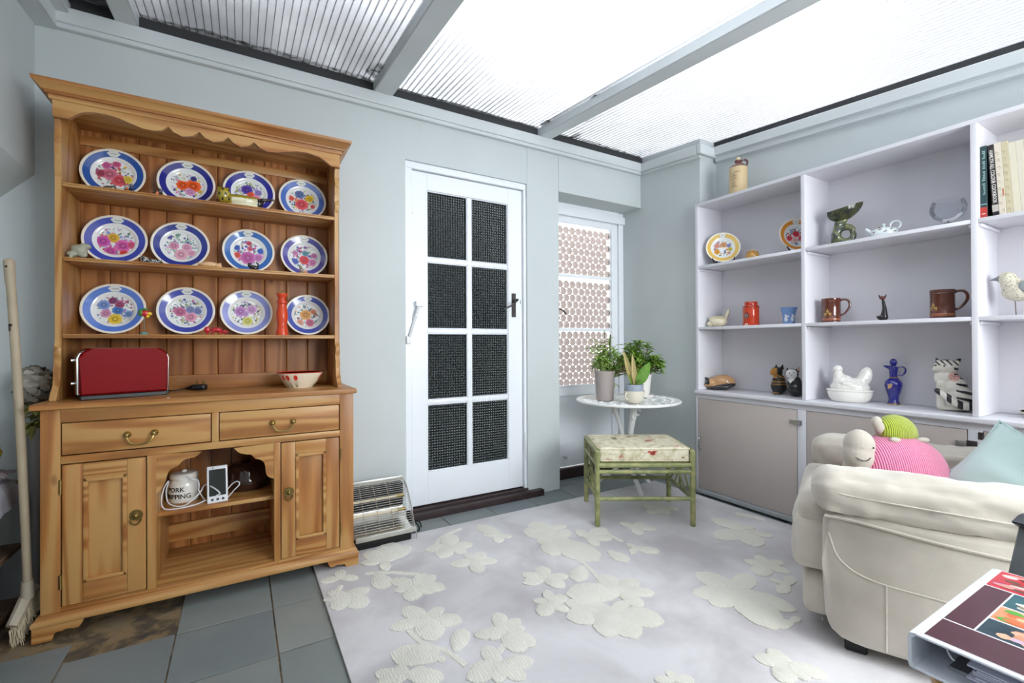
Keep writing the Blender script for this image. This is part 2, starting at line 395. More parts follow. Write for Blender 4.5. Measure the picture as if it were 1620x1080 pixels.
# floor: screed with slate tiles let in
m = MB(); m.box(-1.0, 3.05, -1.45, 2.95, -.10, -.005, 0); floor = struct(m.build('floor', SCREED)); floor['_w'] = (0, 0, 0)
xs = [-1.104, -.801, -.495, -.198, .106, .409, .712, 1.016, 1.317, 1.613, 1.918, 2.22, 2.52, 2.82]
random.seed(3)
def tile(x0, x1, y0, y1):
    x0 = max(x0, -.90); x1 = min(x1, 2.93); y0 = max(y0, -1.33)
    if x1-x0 < .03 or y1-y0 < .02: return
    if x0 > .33 and x1 < 2.6 and y0 > -.75 and y1 < 2.33: return
    g = .0022; dz = random.uniform(-.0012, .0006); j = [random.uniform(-.0012, .0012) for _ in range(4)]
    t = MB(); t.prism([(x0+g, y0+g+j[0]), (x1-g, y0+g+j[1]), (x1-g+j[2]*.5, y1-g), (x0+g+j[3]*.5, y1-g)], 2, -.004, dz, .0012); t.build('tile', SLATE, floor)
offs = {0: 2.12, 1: 2.12, 2: 2.010, 3: 2.000, 4: 2.008, 5: 2.30, 6: 2.30, 7: 2.36, 8: 2.36}
for i in range(len(xs)-1):
    o = offs.get(i, 2.36)
    ys = [o-.302*k for k in range(0, 13)]
    ytop = [o+.302*k for k in (1, 2, 3)]
    for y in ys: tile(xs[i], xs[i+1], y-.302, y)
    if i >= 3:
        for y in ytop: tile(xs[i], xs[i+1], y-.302, min(y, 2.60 if i < 9 else 2.80))
# bare mortar triangle lines round missing tiles
# back wall with door opening and recess
m = MB()
m.box(XL-.1, .822, YB, 2.74, 0, 2.472, 0); m.box(.822, 1.655, YB, 2.74, 2.09, 2.472, 0); m.box(1.655, 1.92, YB, 2.88, 0, 2.472, .004)
m.box(1.92, 2.72, YB, 2.88, 2.082, 2.472, .002)
wb = struct(m.build('wall_back', WALL))
m = MB(); m.prism([(2.055, 0), (2.90, 0), (2.90, 2.472), (2.60, 2.472), (2.055, rz(2.055, 2.472))], 0, 2.72, 3.05, .004)
m.prism([(-1.35, 1.975), (2.06, 1.975), (2.06, rz(2.06, 2.472)), (-1.35, rz(-1.35, 2.472))], 0, 2.89, 3.05)
m.box(2.935, 3.05, -1.35, 2.06, 0, 1.98, 0); struct(m.build('wall_right', WALL))
m = MB(); m.prism([(-1.45, 0), (2.74, 0), (2.74, 2.472), (2.6, 2.472), (-1.45, rz(-1.45, 2.472))], 0, XL-.12, XL, 0)
for a_, b_ in ((-1.35, 2.60),):
    v_ = m.prism([(-.722, 1.715), (-.722, 2.472), (XL, 2.472), (XL, 1.50)], 1, -1.35, 2.60, 0)
    for q in v_:
        if q.co.z > 2.4: q.co.z -= SL*(2.6-q.co.y)
struct(m.build('wall_left', WALL))
m = MB(); m.box(XL, 1.05, -1.45, -1.35, 0, 2.13, 0); m.box(2.85, 3.05, -1.45, -1.35, 0, 2.13, 0); m.box(1.05, 2.85, -1.45, -1.35, 0, .92, 0); m.box(1.05, 2.85, -1.45, -1.35, 2.03, 2.13, 0); struct(m.build('wall_front', WALL))
w1 = thing('unseen_window_1', None, None, (1.95, -1.4, 0), world=True, kind='structure')  # unseen window, added to go with the fill lamp
m = MB(); m.box(1.05, 1.11, -1.42, -1.36, .92, 2.03); m.box(2.79, 2.85, -1.42, -1.36, .92, 2.03); m.box(1.11, 2.79, -1.42, -1.36, .92, .98); m.box(1.11, 2.79, -1.42, -1.36, 1.97, 2.03); m.box(1.92, 1.97, -1.42, -1.36, .98, 1.97); m.build('window_frame', WHITE, w1)
for a, b in ((1.11, 1.92), (1.97, 2.79)): m = MB(); m.box(a, b, -1.398, -1.394, .98, 1.97, 0); m.build('pane', CLEAR, w1)
# wall plates (painted timber under the roof sheets)
def plate(name, pts, axis, a, b, mats=TRIMW):
    t = MB(); t.prism(pts, axis, a, b, .004); return struct(t.build(name, mats))
m = MB(); m.box(-.72, 2.72, 2.562, 2.602, 2.352, 2.418, .006, 2); m.box(-.72, 2.72, 2.572, 2.602, 2.332, 2.356, .010, 2); struct(m.build('trim_1', TRIMW))
def slopebar(m, x0, x1, y0, y1, zb, zt):
    m.prism([(y0, rz(y0, zb)), (y1, rz(y1, zb)), (y1, rz(y1, zt)), (y0, rz(y0, zt))], 0, x0, x1, .005)
m = MB(); slopebar(m, 2.682, 2.725, 2.0605, 2.57, 2.352, 2.418); slopebar(m, 2.694, 2.725, 2.045, 2.57, 2.334, 2.3515)
slopebar(m, 2.682, 2.90, 2.02, 2.06, 2.352, 2.418); struct(m.build('trim_2', TRIMW))
m = MB(); slopebar(m, 2.825, 2.90, -1.35, 2.04, 2.36, 2.425); slopebar(m, 2.855, 2.90, -1.35, 2.04, 2.325, 2.364); struct(m.build('trim_3', TRIMW))
m = MB(); slopebar(m, -.74, -.65, -1.35, 2.60, 2.33, 2.40); slopebar(m, -.74, -.61, -1.35, 2.60, 2.395, 2.45); struct(m.build('trim_4', TRIMW))
# ceiling: rafters and polycarbonate sheets
ceil = thing('ceiling', None, None, (0, 0, 0), kind='structure')
raf = [(-.465, -.385), (.637, .742), (1.735, 1.835)]
for x0, x1 in raf:
    t = MB(); slopebar(t, x0, x1, -1.35, 2.60, 2.418, 2.475); slopebar(t, x0+.03, x1-.03, -1.35, 2.60, 2.474, 2.52); t.build('rafter', TRIMW, ceil)
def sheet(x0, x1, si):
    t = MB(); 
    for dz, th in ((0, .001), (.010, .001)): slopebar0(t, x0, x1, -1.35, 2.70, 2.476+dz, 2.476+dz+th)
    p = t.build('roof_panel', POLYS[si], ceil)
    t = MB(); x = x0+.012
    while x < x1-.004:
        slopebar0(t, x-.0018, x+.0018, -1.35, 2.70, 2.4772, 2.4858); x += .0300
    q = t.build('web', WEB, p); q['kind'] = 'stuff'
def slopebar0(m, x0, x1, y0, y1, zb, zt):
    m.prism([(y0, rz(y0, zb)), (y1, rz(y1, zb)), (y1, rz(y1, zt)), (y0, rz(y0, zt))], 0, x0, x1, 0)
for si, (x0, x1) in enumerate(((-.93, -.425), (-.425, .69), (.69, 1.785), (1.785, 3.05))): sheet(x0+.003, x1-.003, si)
# dark strip put in for the dark gap between wall plate and sheets, and grime that has collected along the edges
GAPDARK = plain('dark_gap_strip', '#3b3c3e', .8)
m = MB(); m.box(-.72, 2.89, 2.585, 2.605, 2.415, 2.474, .001); m.build('gap_strip', GAPDARK, ceil)
m = MB(); slopebar(m, 2.868, 2.895, -1.35, 2.56, 2.42, 2.474); m.build('gap_strip', GAPDARK, ceil)
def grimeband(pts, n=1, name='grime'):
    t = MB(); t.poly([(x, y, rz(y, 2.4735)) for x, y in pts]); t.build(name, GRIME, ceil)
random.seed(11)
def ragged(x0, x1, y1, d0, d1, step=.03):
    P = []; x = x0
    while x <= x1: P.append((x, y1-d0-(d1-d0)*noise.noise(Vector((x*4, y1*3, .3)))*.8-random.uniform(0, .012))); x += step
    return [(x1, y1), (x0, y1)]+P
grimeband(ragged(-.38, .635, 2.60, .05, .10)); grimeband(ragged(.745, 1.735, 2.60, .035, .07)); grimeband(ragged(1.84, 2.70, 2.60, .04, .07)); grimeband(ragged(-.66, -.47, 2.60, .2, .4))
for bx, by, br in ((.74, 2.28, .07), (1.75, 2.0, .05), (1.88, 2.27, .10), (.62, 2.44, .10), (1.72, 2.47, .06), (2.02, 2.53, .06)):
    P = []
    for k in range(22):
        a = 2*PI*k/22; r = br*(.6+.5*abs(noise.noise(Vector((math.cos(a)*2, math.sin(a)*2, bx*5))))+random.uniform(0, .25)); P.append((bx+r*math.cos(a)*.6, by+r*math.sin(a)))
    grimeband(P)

# ---------------------------------------------------------------- glazed door
d1 = thing('door_1', None, None, (1.24, 2.62, 0), world=True, kind='structure')
m = MB(); m.box(.822, .866, 2.612, 2.70, .05, 2.0498, .003); m.box(1.636, 1.655, 2.612, 2.70, .05, 2.0498, .003); m.box(.822, 1.655, 2.612, 2.70, 2.05, 2.09, .003)
m.box(.866, .885, 2.675, 2.70, .05, 2.05, .001); m.box(1.61, 1.636, 2.675, 2.70, .05, 2.05, .001); m.build('door_frame', WHITE, d1)
m = MB(); y0, y1 = 2.632, 2.672
gx0, gx1, gz0, gz1 = .965, 1.527, .252, 1.942
m.box(.869, gx0, y0, y1, .060, 2.046, .002); m.box(gx1, 1.633, y0, y1, .060, 2.046, .002)
m.box(gx0, gx1, y0, y1, .060, gz0, .002); m.box(gx0, gx1, y0, y1, gz1, 2.046, .002); leaf = m.build('door_leaf', WHITE, d1)
xm = (gx0+gx1)/2; ph = (gz1-gz0+.026)/4
m = MB(); m.box(xm-.013, xm+.013, y0+.004, y1, gz0, gz1, .005, 2); m.build('glazing_bar', WHITE, d1)
for k in range(1, 4): m = MB(); z = gz0+ph*k-.013; m.box(gx0, gx1, y0+.005, y1-.001, z-.013, z+.013, .005, 2); m.build('glazing_bar', WHITE, d1)
for i, (a, b) in enumerate(((gx0, xm-.013), (xm+.013, gx1))):
    for k in range(4):
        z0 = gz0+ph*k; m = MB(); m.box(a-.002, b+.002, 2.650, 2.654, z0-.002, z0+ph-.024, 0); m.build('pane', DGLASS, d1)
        m = MB()      # putty bead round the pane
        for q in ((a, a+.006, z0, z0+ph-.026), (b-.006, b, z0, z0+ph-.026)): m.box(q[0], q[1], 2.638, 2.650, q[2], q[3], .002)
        for q in ((z0, z0+.006), (z0+ph-.032, z0+ph-.026)): m.box(a, b, 2.638, 2.650, q[0], q[1], .002)
        m.build('glazing_bead', WHITE, d1)
m = MB(); m.box(1.552, 1.582, 2.626, 2.633, 1.195, 1.352, .001); m.cone((1.567, 2.632, 1.305), (1.567, 2.585, 1.305), .012, .009)
pl_ = m.build('lock_plate', IRON, d1)
m = MB(); m.tube(spline([(1.572, 2.585, 1.308), (1.55, 2.578, 1.292), (1.52, 2.575, 1.268), (1.488, 2.578, 1.252), (1.47, 2.582, 1.243)], 5), lambda t: .0075-.002*t, 8); m.build('handle', IRON, d1)
m = MB(); m.cone((1.567, 2.6265, 1.235), (1.567, 2.624, 1.235), .004, .004); m.box(1.565, 1.569, 2.624, 2.6265, 1.222, 1.235, 0); m.build('keyhole', BLACK, d1)
m = MB(); m.box(1.618, 1.622, 2.6305, 2.633, 1.285, 1.31, 0); m.build('screw_slot', IRON, d1)
for z in (1.83, .31):
    m = MB(); m.cone((.868, 2.622, z-.04), (.868, 2.622, z+.04), .007, .007, 10); m.box(.855, .882, 2.628, 2.633, z-.04, z+.04, .001)
    for q in (-.02, .02): m.cone((.868, 2.622, z+q-.002), (.868, 2.622, z+q+.002), .0085, .0085, 10)
    m.build('hinge', WHITE, d1)
m = MB(); m.box(.885, .935, 2.600, 2.633, 1.240, 1.272, .004, 2); m.box(.826, .852, 2.595, 2.613, 1.02, 1.065, .005, 2); m.build('closer_bracket', WPLAST, d1)
P0, P1 = Vector((.905, 2.608, 1.245)), Vector((.842, 2.600, 1.055)); pts = []
ax = (P1-P0); L = ax.length; ax.normalize(); n1 = ax.cross(Vector((0, 1, 0))).normalized(); n2 = ax.cross(n1)
for i in range(15*8+1): a = 2*PI*i/8; pts.append(P0+ax*(L*i/120)+n1*.009*math.cos(a)+n2*.009*math.sin(a))
m = MB(); m.tube(pts, .0028, 5); m.cone(P0, P1, .007, .007, 8); m.build('closer_spring', WPLAST, d1)
m = MB(); m.box(.838, 1.757, 2.556, 2.600, -.004, .040, .004, 2); m.box(.838, 1.66, 2.598, 2.70, -.004, .052, .003); m.build('door_sill', DARKB, d1)
m = MB(); m.tube(spline([(1.640, 2.608, .42), (1.636, 2.600, .36), (1.637, 2.598, .30), (1.645, 2.604, .25)], 5), .003, 6); m.build('wire', WPLAST, d1)
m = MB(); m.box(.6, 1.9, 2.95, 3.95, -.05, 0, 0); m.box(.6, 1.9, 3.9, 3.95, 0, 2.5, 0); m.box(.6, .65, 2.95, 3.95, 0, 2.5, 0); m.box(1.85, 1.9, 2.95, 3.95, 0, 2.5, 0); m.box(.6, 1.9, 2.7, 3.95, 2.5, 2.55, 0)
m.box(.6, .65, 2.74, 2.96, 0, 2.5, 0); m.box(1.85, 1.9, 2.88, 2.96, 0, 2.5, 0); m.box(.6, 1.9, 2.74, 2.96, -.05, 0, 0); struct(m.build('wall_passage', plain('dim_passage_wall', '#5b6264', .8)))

# ---------------------------------------------------------------- half glazed door in the recess
d2 = thing('door_2', None, None, (2.33, 2.80, 0), world=True, kind='structure')
m = MB(); m.box(2.665, 2.718, 2.79, 2.86, .07, 2.08, .003); m.box(1.92, 2.665, 2.79, 2.86, 2.03, 2.082, .003); m.box(1.92, 1.955, 2.79, 2.86, .07, 2.03, .003)
m.box(1.92, 2.716, 2.768, 2.80, 1.985, 2.045, .006, 2); m.box(2.66, 2.672, 2.783, 2.80, .09, 1.985, .003); m.build('door_frame', WHITE, d2)
m = MB(); m.box(2.598, 2.663, 2.802, 2.845, .085, 2.028, .003); m.box(1.957, 2.02, 2.802, 2.845, .085, 2.028, .003)
m.box(2.02, 2.598, 2.802, 2.845, 1.935, 2.028, .003); m.box(2.02, 2.598, 2.802, 2.845, .618, .695, .003); m.box(2.02, 2.598, 2.802, 2.845, .085, .255, .003)
m.box(2.0, 2.61, 2.795, 2.806, .688, .702, .004, 2); m.build('door_leaf', WHITE, d2)
m = MB(); m.box(2.02, 2.598, 2.818, 2.835, .255, .618, .002); m.build('lower_panel', WHITE, d2)
for z in (1.54, 1.125): m = MB(); m.box(2.02, 2.598, 2.806, 2.84, z-.013, z+.013, .005, 2); m.build('glazing_bar', WHITE, d2)
for z0, z1 in ((.695, 1.112), (1.138, 1.527), (1.553, 1.935)):
    m = MB(); m.box(2.018, 2.60, 2.826, 2.829, z0, z1, 0); p = m.build('pane', clearglass('pale_pane_glass', (.97, .95, .94)) if 'PG' not in CUR else CUR['PG'], d2); CUR['PG'] = p.data.materials[0]
    m = MB(); r = .0310; zz = z0+.022; row = 0
    while zz < z1-.015:
        x = 2.035+(r*.955 if row % 2 else 0)
        while x < 2.588:
            m.M = Matrix.Translation((x, 2.826, zz)) @ Matrix.Rotation(PI/2, 4, 'X')
            vs = []; rings = []
            for rr, h in ((r, 0), (r*.75, .003), (.0, .0045)):
                rings.append([m.bm.verts.new((rr*math.cos(k*PI/6), rr*math.sin(k*PI/6), h)) for k in range(12 if rr else 1)])
            for k in range(12):
                j = (k+1) % 12; m.bm.faces.new((rings[0][k], rings[0][j], rings[1][j], rings[1][k])); m.bm.faces.new((rings[1][k], rings[1][j], rings[2][0]))
            m._fin([v for q in rings for v in q]); x += r*1.91
        zz += r*1.68; row += 1
    m.M = Matrix(); s_ = m.build('glass_stud', LENS, p); s_['kind'] = 'stuff'
m = MB(); m.tube(spline([(2.03, 2.80, 1.27), (2.05, 2.77, 1.275), (2.08, 2.765, 1.262), (2.105, 2.765, 1.238)], 5), .006, 6); m.build('handle', IRON, d2)
m = MB(); m.cone((2.10, 2.80, .165), (2.10, 2.775, .165), .006, .006); m.ell((2.10, 2.768, .165), (.012, .010, .012)); m.build('bolt_knob', CHROME, d2)
m = MB(); m.box(1.92, 2.72, 2.775, 2.86, -.004, .075, .005, 2); m.build('door_sill', DARKB, d2)
# yard wall and pale paving seen only through the lens glass
yw = thing('wall_yard', None, None, (2.6, 4.9, 0), world=True, kind='structure')
m = MB(); m.box(1.9, 7.5, 4.9, 5.0, -.2, .25, 0); m.build('yard_wall_face', plain('outdoor_brick', '#9a7f73', .9, var=.3, varscale=12), yw)
m = MB(); m.box(1.9, 7.5, 2.96, 4.9, -.1, -.02, 0); m.build('yard_paving', plain('pale_paving', '#d4cdc6', .9), yw)

# ================================================================== RUG
rug = thing('rug', 'large pale lilac grey rug with raised cream flowers, spread over the slate floor', 'rug', (1.45, .9, 0), world=True)
m = MB(); m.box(.283, 2.612, -.75, 2.378, .0008, .012, .004, 2); m.build('pile', RUG, rug)
HC = EYE.z
def floor_pt(px, py, z=.013):
    d = RT*(px-810)-UP*(py-540)+FW*727.57; t = (z-HC)/d.z; return EYE+d*t
FLOWERS = [[(0.571, 2.145), (0.718, 2.241), (0.655, 2.317), (0.527, 2.284), (0.478, 2.181), (0.555, 2.053)], [(0.364, 2.091), (0.29, 2.1), (0.433, 2.05), (0.383, 2.156)], [(0.358, 1.939), (0.453, 1.932), (0.408, 1.818), (0.314, 1.845), (0.281, 1.939), (0.303, 1.989)], [(0.517, 2.036), (0.508, 1.908)], [(0.627, 1.861), (0.557, 1.957), (0.541, 1.862), (0.572, 1.764), (0.667, 1.77), (0.72, 1.78), (0.722, 1.894), (0.686, 1.935)], [(0.902, 2.13), (0.779, 2.156), (0.809, 2.046), (0.999, 2.097), (0.923, 2.022), (0.938, 2.265)], [(0.929, 1.93), (0.825, 1.95), (0.931, 2.017), (0.904, 1.823), (1.018, 1.876), (1.005, 1.984)], [(1.166, 2.127), (1.137, 2.29), (1.213, 2.072), (1.122, 2.048), (1.098, 2.168)], [(0.58, 1.616), (0.458, 1.625), (0.537, 1.725), (0.66, 1.652), (0.687, 1.539), (0.567, 1.488), (0.53, 1.533)], [(0.613, 1.404), (0.672, 1.49)], [(0.8, 1.408), (0.82, 1.513), (0.873, 1.44), (0.862, 1.383), (0.84, 1.29), (0.793, 1.285), (0.696, 1.434), (0.731, 1.39)], [(0.533, 1.4), (0.427, 1.494), (0.47, 1.49), (0.553, 1.451), (0.56, 1.373)], [(0.696, 1.262), (0.697, 1.365), (0.795, 1.232), (0.732, 1.175), (0.617, 1.3), (0.587, 1.262), (0.657, 1.202)], [(0.437, 1.37), (0.356, 1.428), (0.351, 1.385), (0.42, 1.427), (0.492, 1.374), (0.519, 1.302)], [(1.124, 1.634), (1.058, 1.711), (1.166, 1.725), (1.216, 1.597), (1.147, 1.532), (1.023, 1.641)], [(1.037, 1.47), (0.988, 1.514), (0.957, 1.417), (1.054, 1.386), (1.111, 1.472), (1.071, 1.544)], [(1.427, 2.055), (1.4, 2.162), (1.545, 2.044), (1.388, 1.966), (1.31, 2.097)], [(1.36, 1.878), (1.305, 1.963), (1.273, 1.788), (1.364, 1.779)], [(1.386, 1.92), (1.324, 2.102), (1.419, 2.17), (1.512, 1.987), (1.272, 1.81), (1.424, 1.649), (1.296, 1.947)], [(1.555, 1.846), (1.557, 1.96), (1.7, 1.904), (1.52, 1.76), (1.65, 1.788)], [(1.534, 1.677), (1.534, 1.56)], [(1.669, 1.644), (1.735, 1.555), (1.668, 1.696), (1.607, 1.608)], [(1.865, 1.836), (1.831, 1.921), (1.943, 1.853), (1.925, 1.753), (1.797, 1.742), (1.809, 1.838)], [(1.314, 1.628), (1.225, 1.543)], [(1.326, 1.393), (1.35, 1.526), (1.449, 1.428), (1.43, 1.313), (1.317, 1.269), (1.25, 1.473), (1.131, 1.476)], [(1.204, 1.307), (1.091, 1.436), (1.035, 1.351), (1.105, 1.281), (1.16, 1.145), (1.082, 1.204), (1.307, 1.16), (1.292, 1.315)], [(1.739, 1.145), (1.718, 1.323), (1.565, 1.215), (1.565, 1.135), (1.891, 1.2), (1.787, 0.957), (1.618, 0.933), (1.768, 1.235)], [(1.706, 0.92), (1.63, 0.94), (1.755, 0.919)], [(2.042, 1.211), (2.003, 1.289), (2.104, 1.285), (2.139, 1.196), (2.06, 1.118), (1.927, 1.178)], [(1.953, 1.068), (1.938, 1.133), (1.866, 1.051), (2.033, 1.095)], [(2.317, 1.501), (2.113, 1.508), (2.371, 1.594), (2.412, 1.505), (2.376, 1.377), (2.197, 1.351), (2.329, 1.686)], [(2.547, 1.589), (2.502, 1.669), (2.547, 1.52)], [(1.479, 0.799), (1.417, 0.877), (1.489, 0.878), (1.381, 0.78), (1.518, 0.717), (1.451, 0.738)], [(1.112, 0.941), (1.13, 0.978), (1.162, 0.911), (1.063, 0.971)]]
STEMS = [[(0.47, 2.074), (0.578, 2.019), (0.672, 1.943)], [(0.506, 1.584), (0.527, 1.489), (0.578, 1.415), (0.606, 1.316)], [(0.78, 1.36), (0.721, 1.318)], [(1.357, 1.783), (1.349, 1.629), (1.306, 1.476)], [(0.83, 2.174), (0.904, 2.259), (1.032, 2.308)], [(0.359, 2.023), (0.329, 1.974)], [(1.665, 1.895), (1.668, 1.723)]]

random.seed(5)
def petal(m, b, t, wf, h):
    b = Vector((*b, 0)); t = Vector((*t, 0)); d = t-b; L = d.length
    if L < .02: return
    d.normalize(); s = Vector((-d.y, d.x, 0)); n = 9; left = []; right = []
    for i in range(n+1):
        u = i/n; wd = L*wf*(math.sin(PI*min(1, u*.86+.10))**.75)*(.55+.75*u)*.5
        if i == n: wd *= .3
        jt = 1+random.uniform(-.06, .06); c = b+d*(L*u); left.append(c+s*wd*jt); right.append(c-s*wd*jt)
    out = left+right[::-1]; c0 = sum(out, Vector())/len(out)
    bot = [m.bm.verts.new((p.x, p.y, .0118)) for p in out]; mid = [m.bm.verts.new((p.x, p.y, .0118+h*.6)) for p in out]
    top = [m.bm.verts.new((c0.x+(p.x-c0.x)*.9, c0.y+(p.y-c0.y)*.9, .0118+h)) for p in out]; N = len(out)
    for A, B_ in ((bot, mid), (mid, top)):
        for i in range(N): m.bm.faces.new((A[i], A[(i+1) % N], B_[(i+1) % N], B_[i]))
    m.bm.faces.new(top); m._fin(bot+mid+top)
extra = []
for cx, cy, r in ((.9, .55, .14), (.55, .1, .15), (1.3, .2, .16), (2.2, 1.95, .10), (.75, -.3, .15), (1.5, -.4, .16)):
    a0 = random.uniform(0, 6); extra.append([(cx, cy)]+[(cx+r*random.uniform(.7, 1.2)*math.cos(a0+k*1.25), cy+r*random.uniform(.7, 1.2)*math.sin(a0+k*1.25)) for k in range(5)])
for fi, F in enumerate(FLOWERS+extra):
    m = MB()
    for i, t in enumerate(F[1:]):
        b = Vector(F[0]); t = Vector(t); petal(m, b-(t-b)*.12, t+(t-b)*.05, random.uniform(.50, .66) if len(F) > 3 else .6, .0046+.00045*i+.000013*fi)
    m.build('raised_flower', RUGF, rug)
for S in STEMS:
    P = spline([(x, y, 0) for x, y in S], 6); m = MB(); n = len(P); rows = []
    for i, p in enumerate(P):
        d = (P[min(i+1, n-1)]-P[max(i-1, 0)]).normalized(); s = Vector((-d.y, d.x, 0))*.009
        rows.append([m.bm.verts.new((p.x+q*s.x, p.y+q*s.y, z)) for q, z in ((1.3, .0118), (.9, .0155), (-.9, .0155), (-1.3, .0118))])
    for i in range(n-1):
        for k in range(3): m.bm.faces.new((rows[i][k], rows[i][k+1], rows[i+1][k+1], rows[i+1][k]))
    m._fin([v for r in rows for v in r]); m.build('raised_stem', RUGF, rug)

# ================================================================== PINE DRESSER
dr = thing('pine_dresser', 'tall pine dresser with plate rack, standing against the back wall', 'dresser', (-.075, 2.40, 0), world=True)
X0, X1, YFr, YBk = -.597, .447, 2.197, 2.590
FX0, FX1 = -.545, .388      # inside edges of the corner posts
def pc(name, mat, *boxes, bev=.0025, par=None, seg=2):
    m = MB()
    for b in boxes: m.box(*b, bev, seg)
    return m.build(name, mat, par or dr)
pc('side_panel', PZ, (X0, X0+.018, YFr+.02, YBk, .085, .797)); pc('side_panel', PZ, (X1-.018, X1, YFr+.02, YBk, .085, .797))
pc('corner_post', PZ, (X0, FX0, YFr, YFr+.024, .085, .797)); pc('corner_post', PZ, (FX1, X1, YFr, YFr+.024, .085, .797))
pc('top_rail', PX, (FX0, FX1, YFr, YFr+.022, .748, .797)); pc('middle_rail', PX, (FX0, FX1, YFr, YFr+.022, .602, .630))
pc('drawer_divider', PZ, (-.100, -.076, YFr, YFr+.022, .630, .748))
pc('niche_stile', PZ, (-.305, -.278, YFr, YFr+.022, .096, .602)); pc('niche_stile', PZ, (.122, .146, YFr, YFr+.022, .096, .602))
pc('niche_side', PZ, (-.295, -.278, YFr+.02, YBk-.01, .096, .60)); pc('niche_side', PZ, (.122, .14, YFr+.02, YBk-.01, .096, .60))
pc('niche_ceiling', PX, (-.30, .145, YFr+.02, YBk-.01, .603, .615))
pc('bottom_board', PX, (FX0-.03, FX1+.03, YFr+.005, YBk, .085, .100)); pc('niche_shelf', PX, (-.279, .124, 2.262, 2.578, .345, .361))
for k in range(5): pc('niche_back_board', BZ, (-.28+.0808*k+.0008, -.28+.0808*(k+1)-.0008, 2.575, 2.585, .10, .60), bev=.004)
pc('niche_back_rail', PX, (-.28, .123, 2.558, 2.575, .135, .215))
# scalloped arch of the niche
right = [(-.025, .597), (-.006, .576), (.020, .566), (.038, .563), (.050, .546), (.062, .541), (.078, .533), (.089, .512), (.091, .480), (.100, .462), (.122, .450)]
left = [(-.280, .450), (-.262, .470), (-.248, .500), (-.243, .526), (-.226, .545), (-.207, .552), (-.195, .570), (-.172, .575), (-.150, .580), (-.134, .597)]
def smooth2(P): return [(p.x, p.z) for p in spline([(a, 0, b) for a, b in P], 4)]
m = MB(); m.prism([(-.279, .603)]+smooth2(left), 1, YFr+.003, YFr+.020, .001); m.build('niche_arch', PX, dr)
m = MB(); m.prism([(.123, .603)]+smooth2(right)[::-1], 1, YFr+.003, YFr+.020, .001); m.build('niche_arch', PX, dr)
def bail(par, x, z, w=.08, drop=.035, y=YFr):
    m = MB()
    for s in (-1, 1):
        m.cone((x+s*w/2, y, z), (x+s*w/2, y-.006, z), .013, .010, 16); m.cone((x+s*w/2, y-.005, z), (x+s*w/2, y-.018, z), .005, .007, 10); m.ell((x+s*w/2, y-.02, z), (.008, .006, .008))
    m.tube(spline([(x-w/2, y-.020, z-.003), (x-w/2+.005, y-.024, z-.018), (x-w/2+.018, y-.028, z-drop+.003), (x, y-.028, z-drop), (x+w/2-.018, y-.028, z-drop+.003), (x+w/2-.005, y-.024, z-.018), (x+w/2, y-.020, z-.003)], 5), .0032, 8)
    m.build('bail_handle', BRASS, par)
for a, b in ((FX0+.004, -.103), (-.073, FX1-.004)):
    d = pc('drawer', PX, (a, b, YFr-.001, YFr+.02, .634, .745), (a+.01, b-.01, YFr+.02, YBk-.03, .64, .73)); bail(d, (a+b)/2+(.0 if a > -.2 else .0), .688)
def cdoor(a, b, knobx, hx):
    d = pc('door', PZ, (a, a+.055, YFr, YFr+.02, .103, .598), (b-.055, b, YFr, YFr+.02, .103, .598))
    pc('door_rail', PX, (a+.055, b-.055, YFr+.0005, YFr+.0195, .544, .598), par=d); pc('door_rail', PX, (a+.055, b-.055, YFr+.0005, YFr+.0195, .103, .172), par=d)
    pc('door_panel', PZ, (a+.055, b-.055, YFr+.010, YFr+.016, .170, .546), par=d)
    m = MB(); x0, x1, z0, z1 = a+.055, b-.055, .172, .544
    for q in ((x0, x0+.014, z0, z1), (x1-.014, x1, z0, z1), (x0, x1, z0, z0+.014), (x0, x1, z1-.014, z1)): m.box(q[0], q[1], YFr-.004, YFr+.012, q[2], q[3], .005, 3)
    m.build('panel_moulding', PX, d)
    m = MB(); m.cone((knobx, YFr, .385), (knobx, YFr-.004, .385), .021, .019, 20); m.cone((knobx, YFr-.003, .385), (knobx, YFr-.009, .385), .013, .009, 16); m.ell((knobx, YFr-.011, .385), (.007, .006, .007))
    m.tube(arc((knobx, YFr-.010, .382), .017, PI+.35, 2*PI-.35, 10, 'xz', .030), .0028, 6); m.build('ring_pull', BRASS, d)
    for z in (.523, .19): m = MB(); m.cone((hx, YFr-.002, z-.025), (hx, YFr-.002, z+.025), .0042, .0042, 8); m.box(hx-.004, hx+.004, YFr-.0015, YFr+.002, z-.025, z+.025, .0005); m.build('hinge', BRASS, d)
cdoor(FX0+.004, -.308, -.337, FX0); cdoor(.149, FX1-.004, .178, FX1+.001)
# plinth: moulding and bracket feet
def mould(prof, x0, x1, yf, yb, name, mat, par):
    """profile (out, z) swept round left side, front, right side with mitres"""
    m = MB(); path = [(x0, yb, -1, 0), (x0, yf, -1, -1), (x1, yf, 1, -1), (x1, yb, 1, 0)]; rows = []
    for x, y, sx, sy in path: rows.append([m.bm.verts.new((x+sx*o, y+sy*o, z)) for o, z in prof])
    for a, b in zip(rows, rows[1:]):
        for i in range(len(prof)-1): m.bm.faces.new((a[i], a[i+1], b[i+1], b[i]))
    n = len(prof)
    for r in (rows[0], rows[-1]): m.bm.faces.new(r)
    m.bm.faces.new([r[0] for r in rows]); m.bm.faces.new([r[-1] for r in rows])
    m._fin([v for r in rows for v in r]); return m.build(name, mat, par)
mould([(0, .052), (.018, .054), (.020, .060), (.019, .068), (.015, .074), (.009, .078), (.007, .086), (.0, .088)], X0, X1, YFr, YBk, 'plinth_moulding', PX, dr)
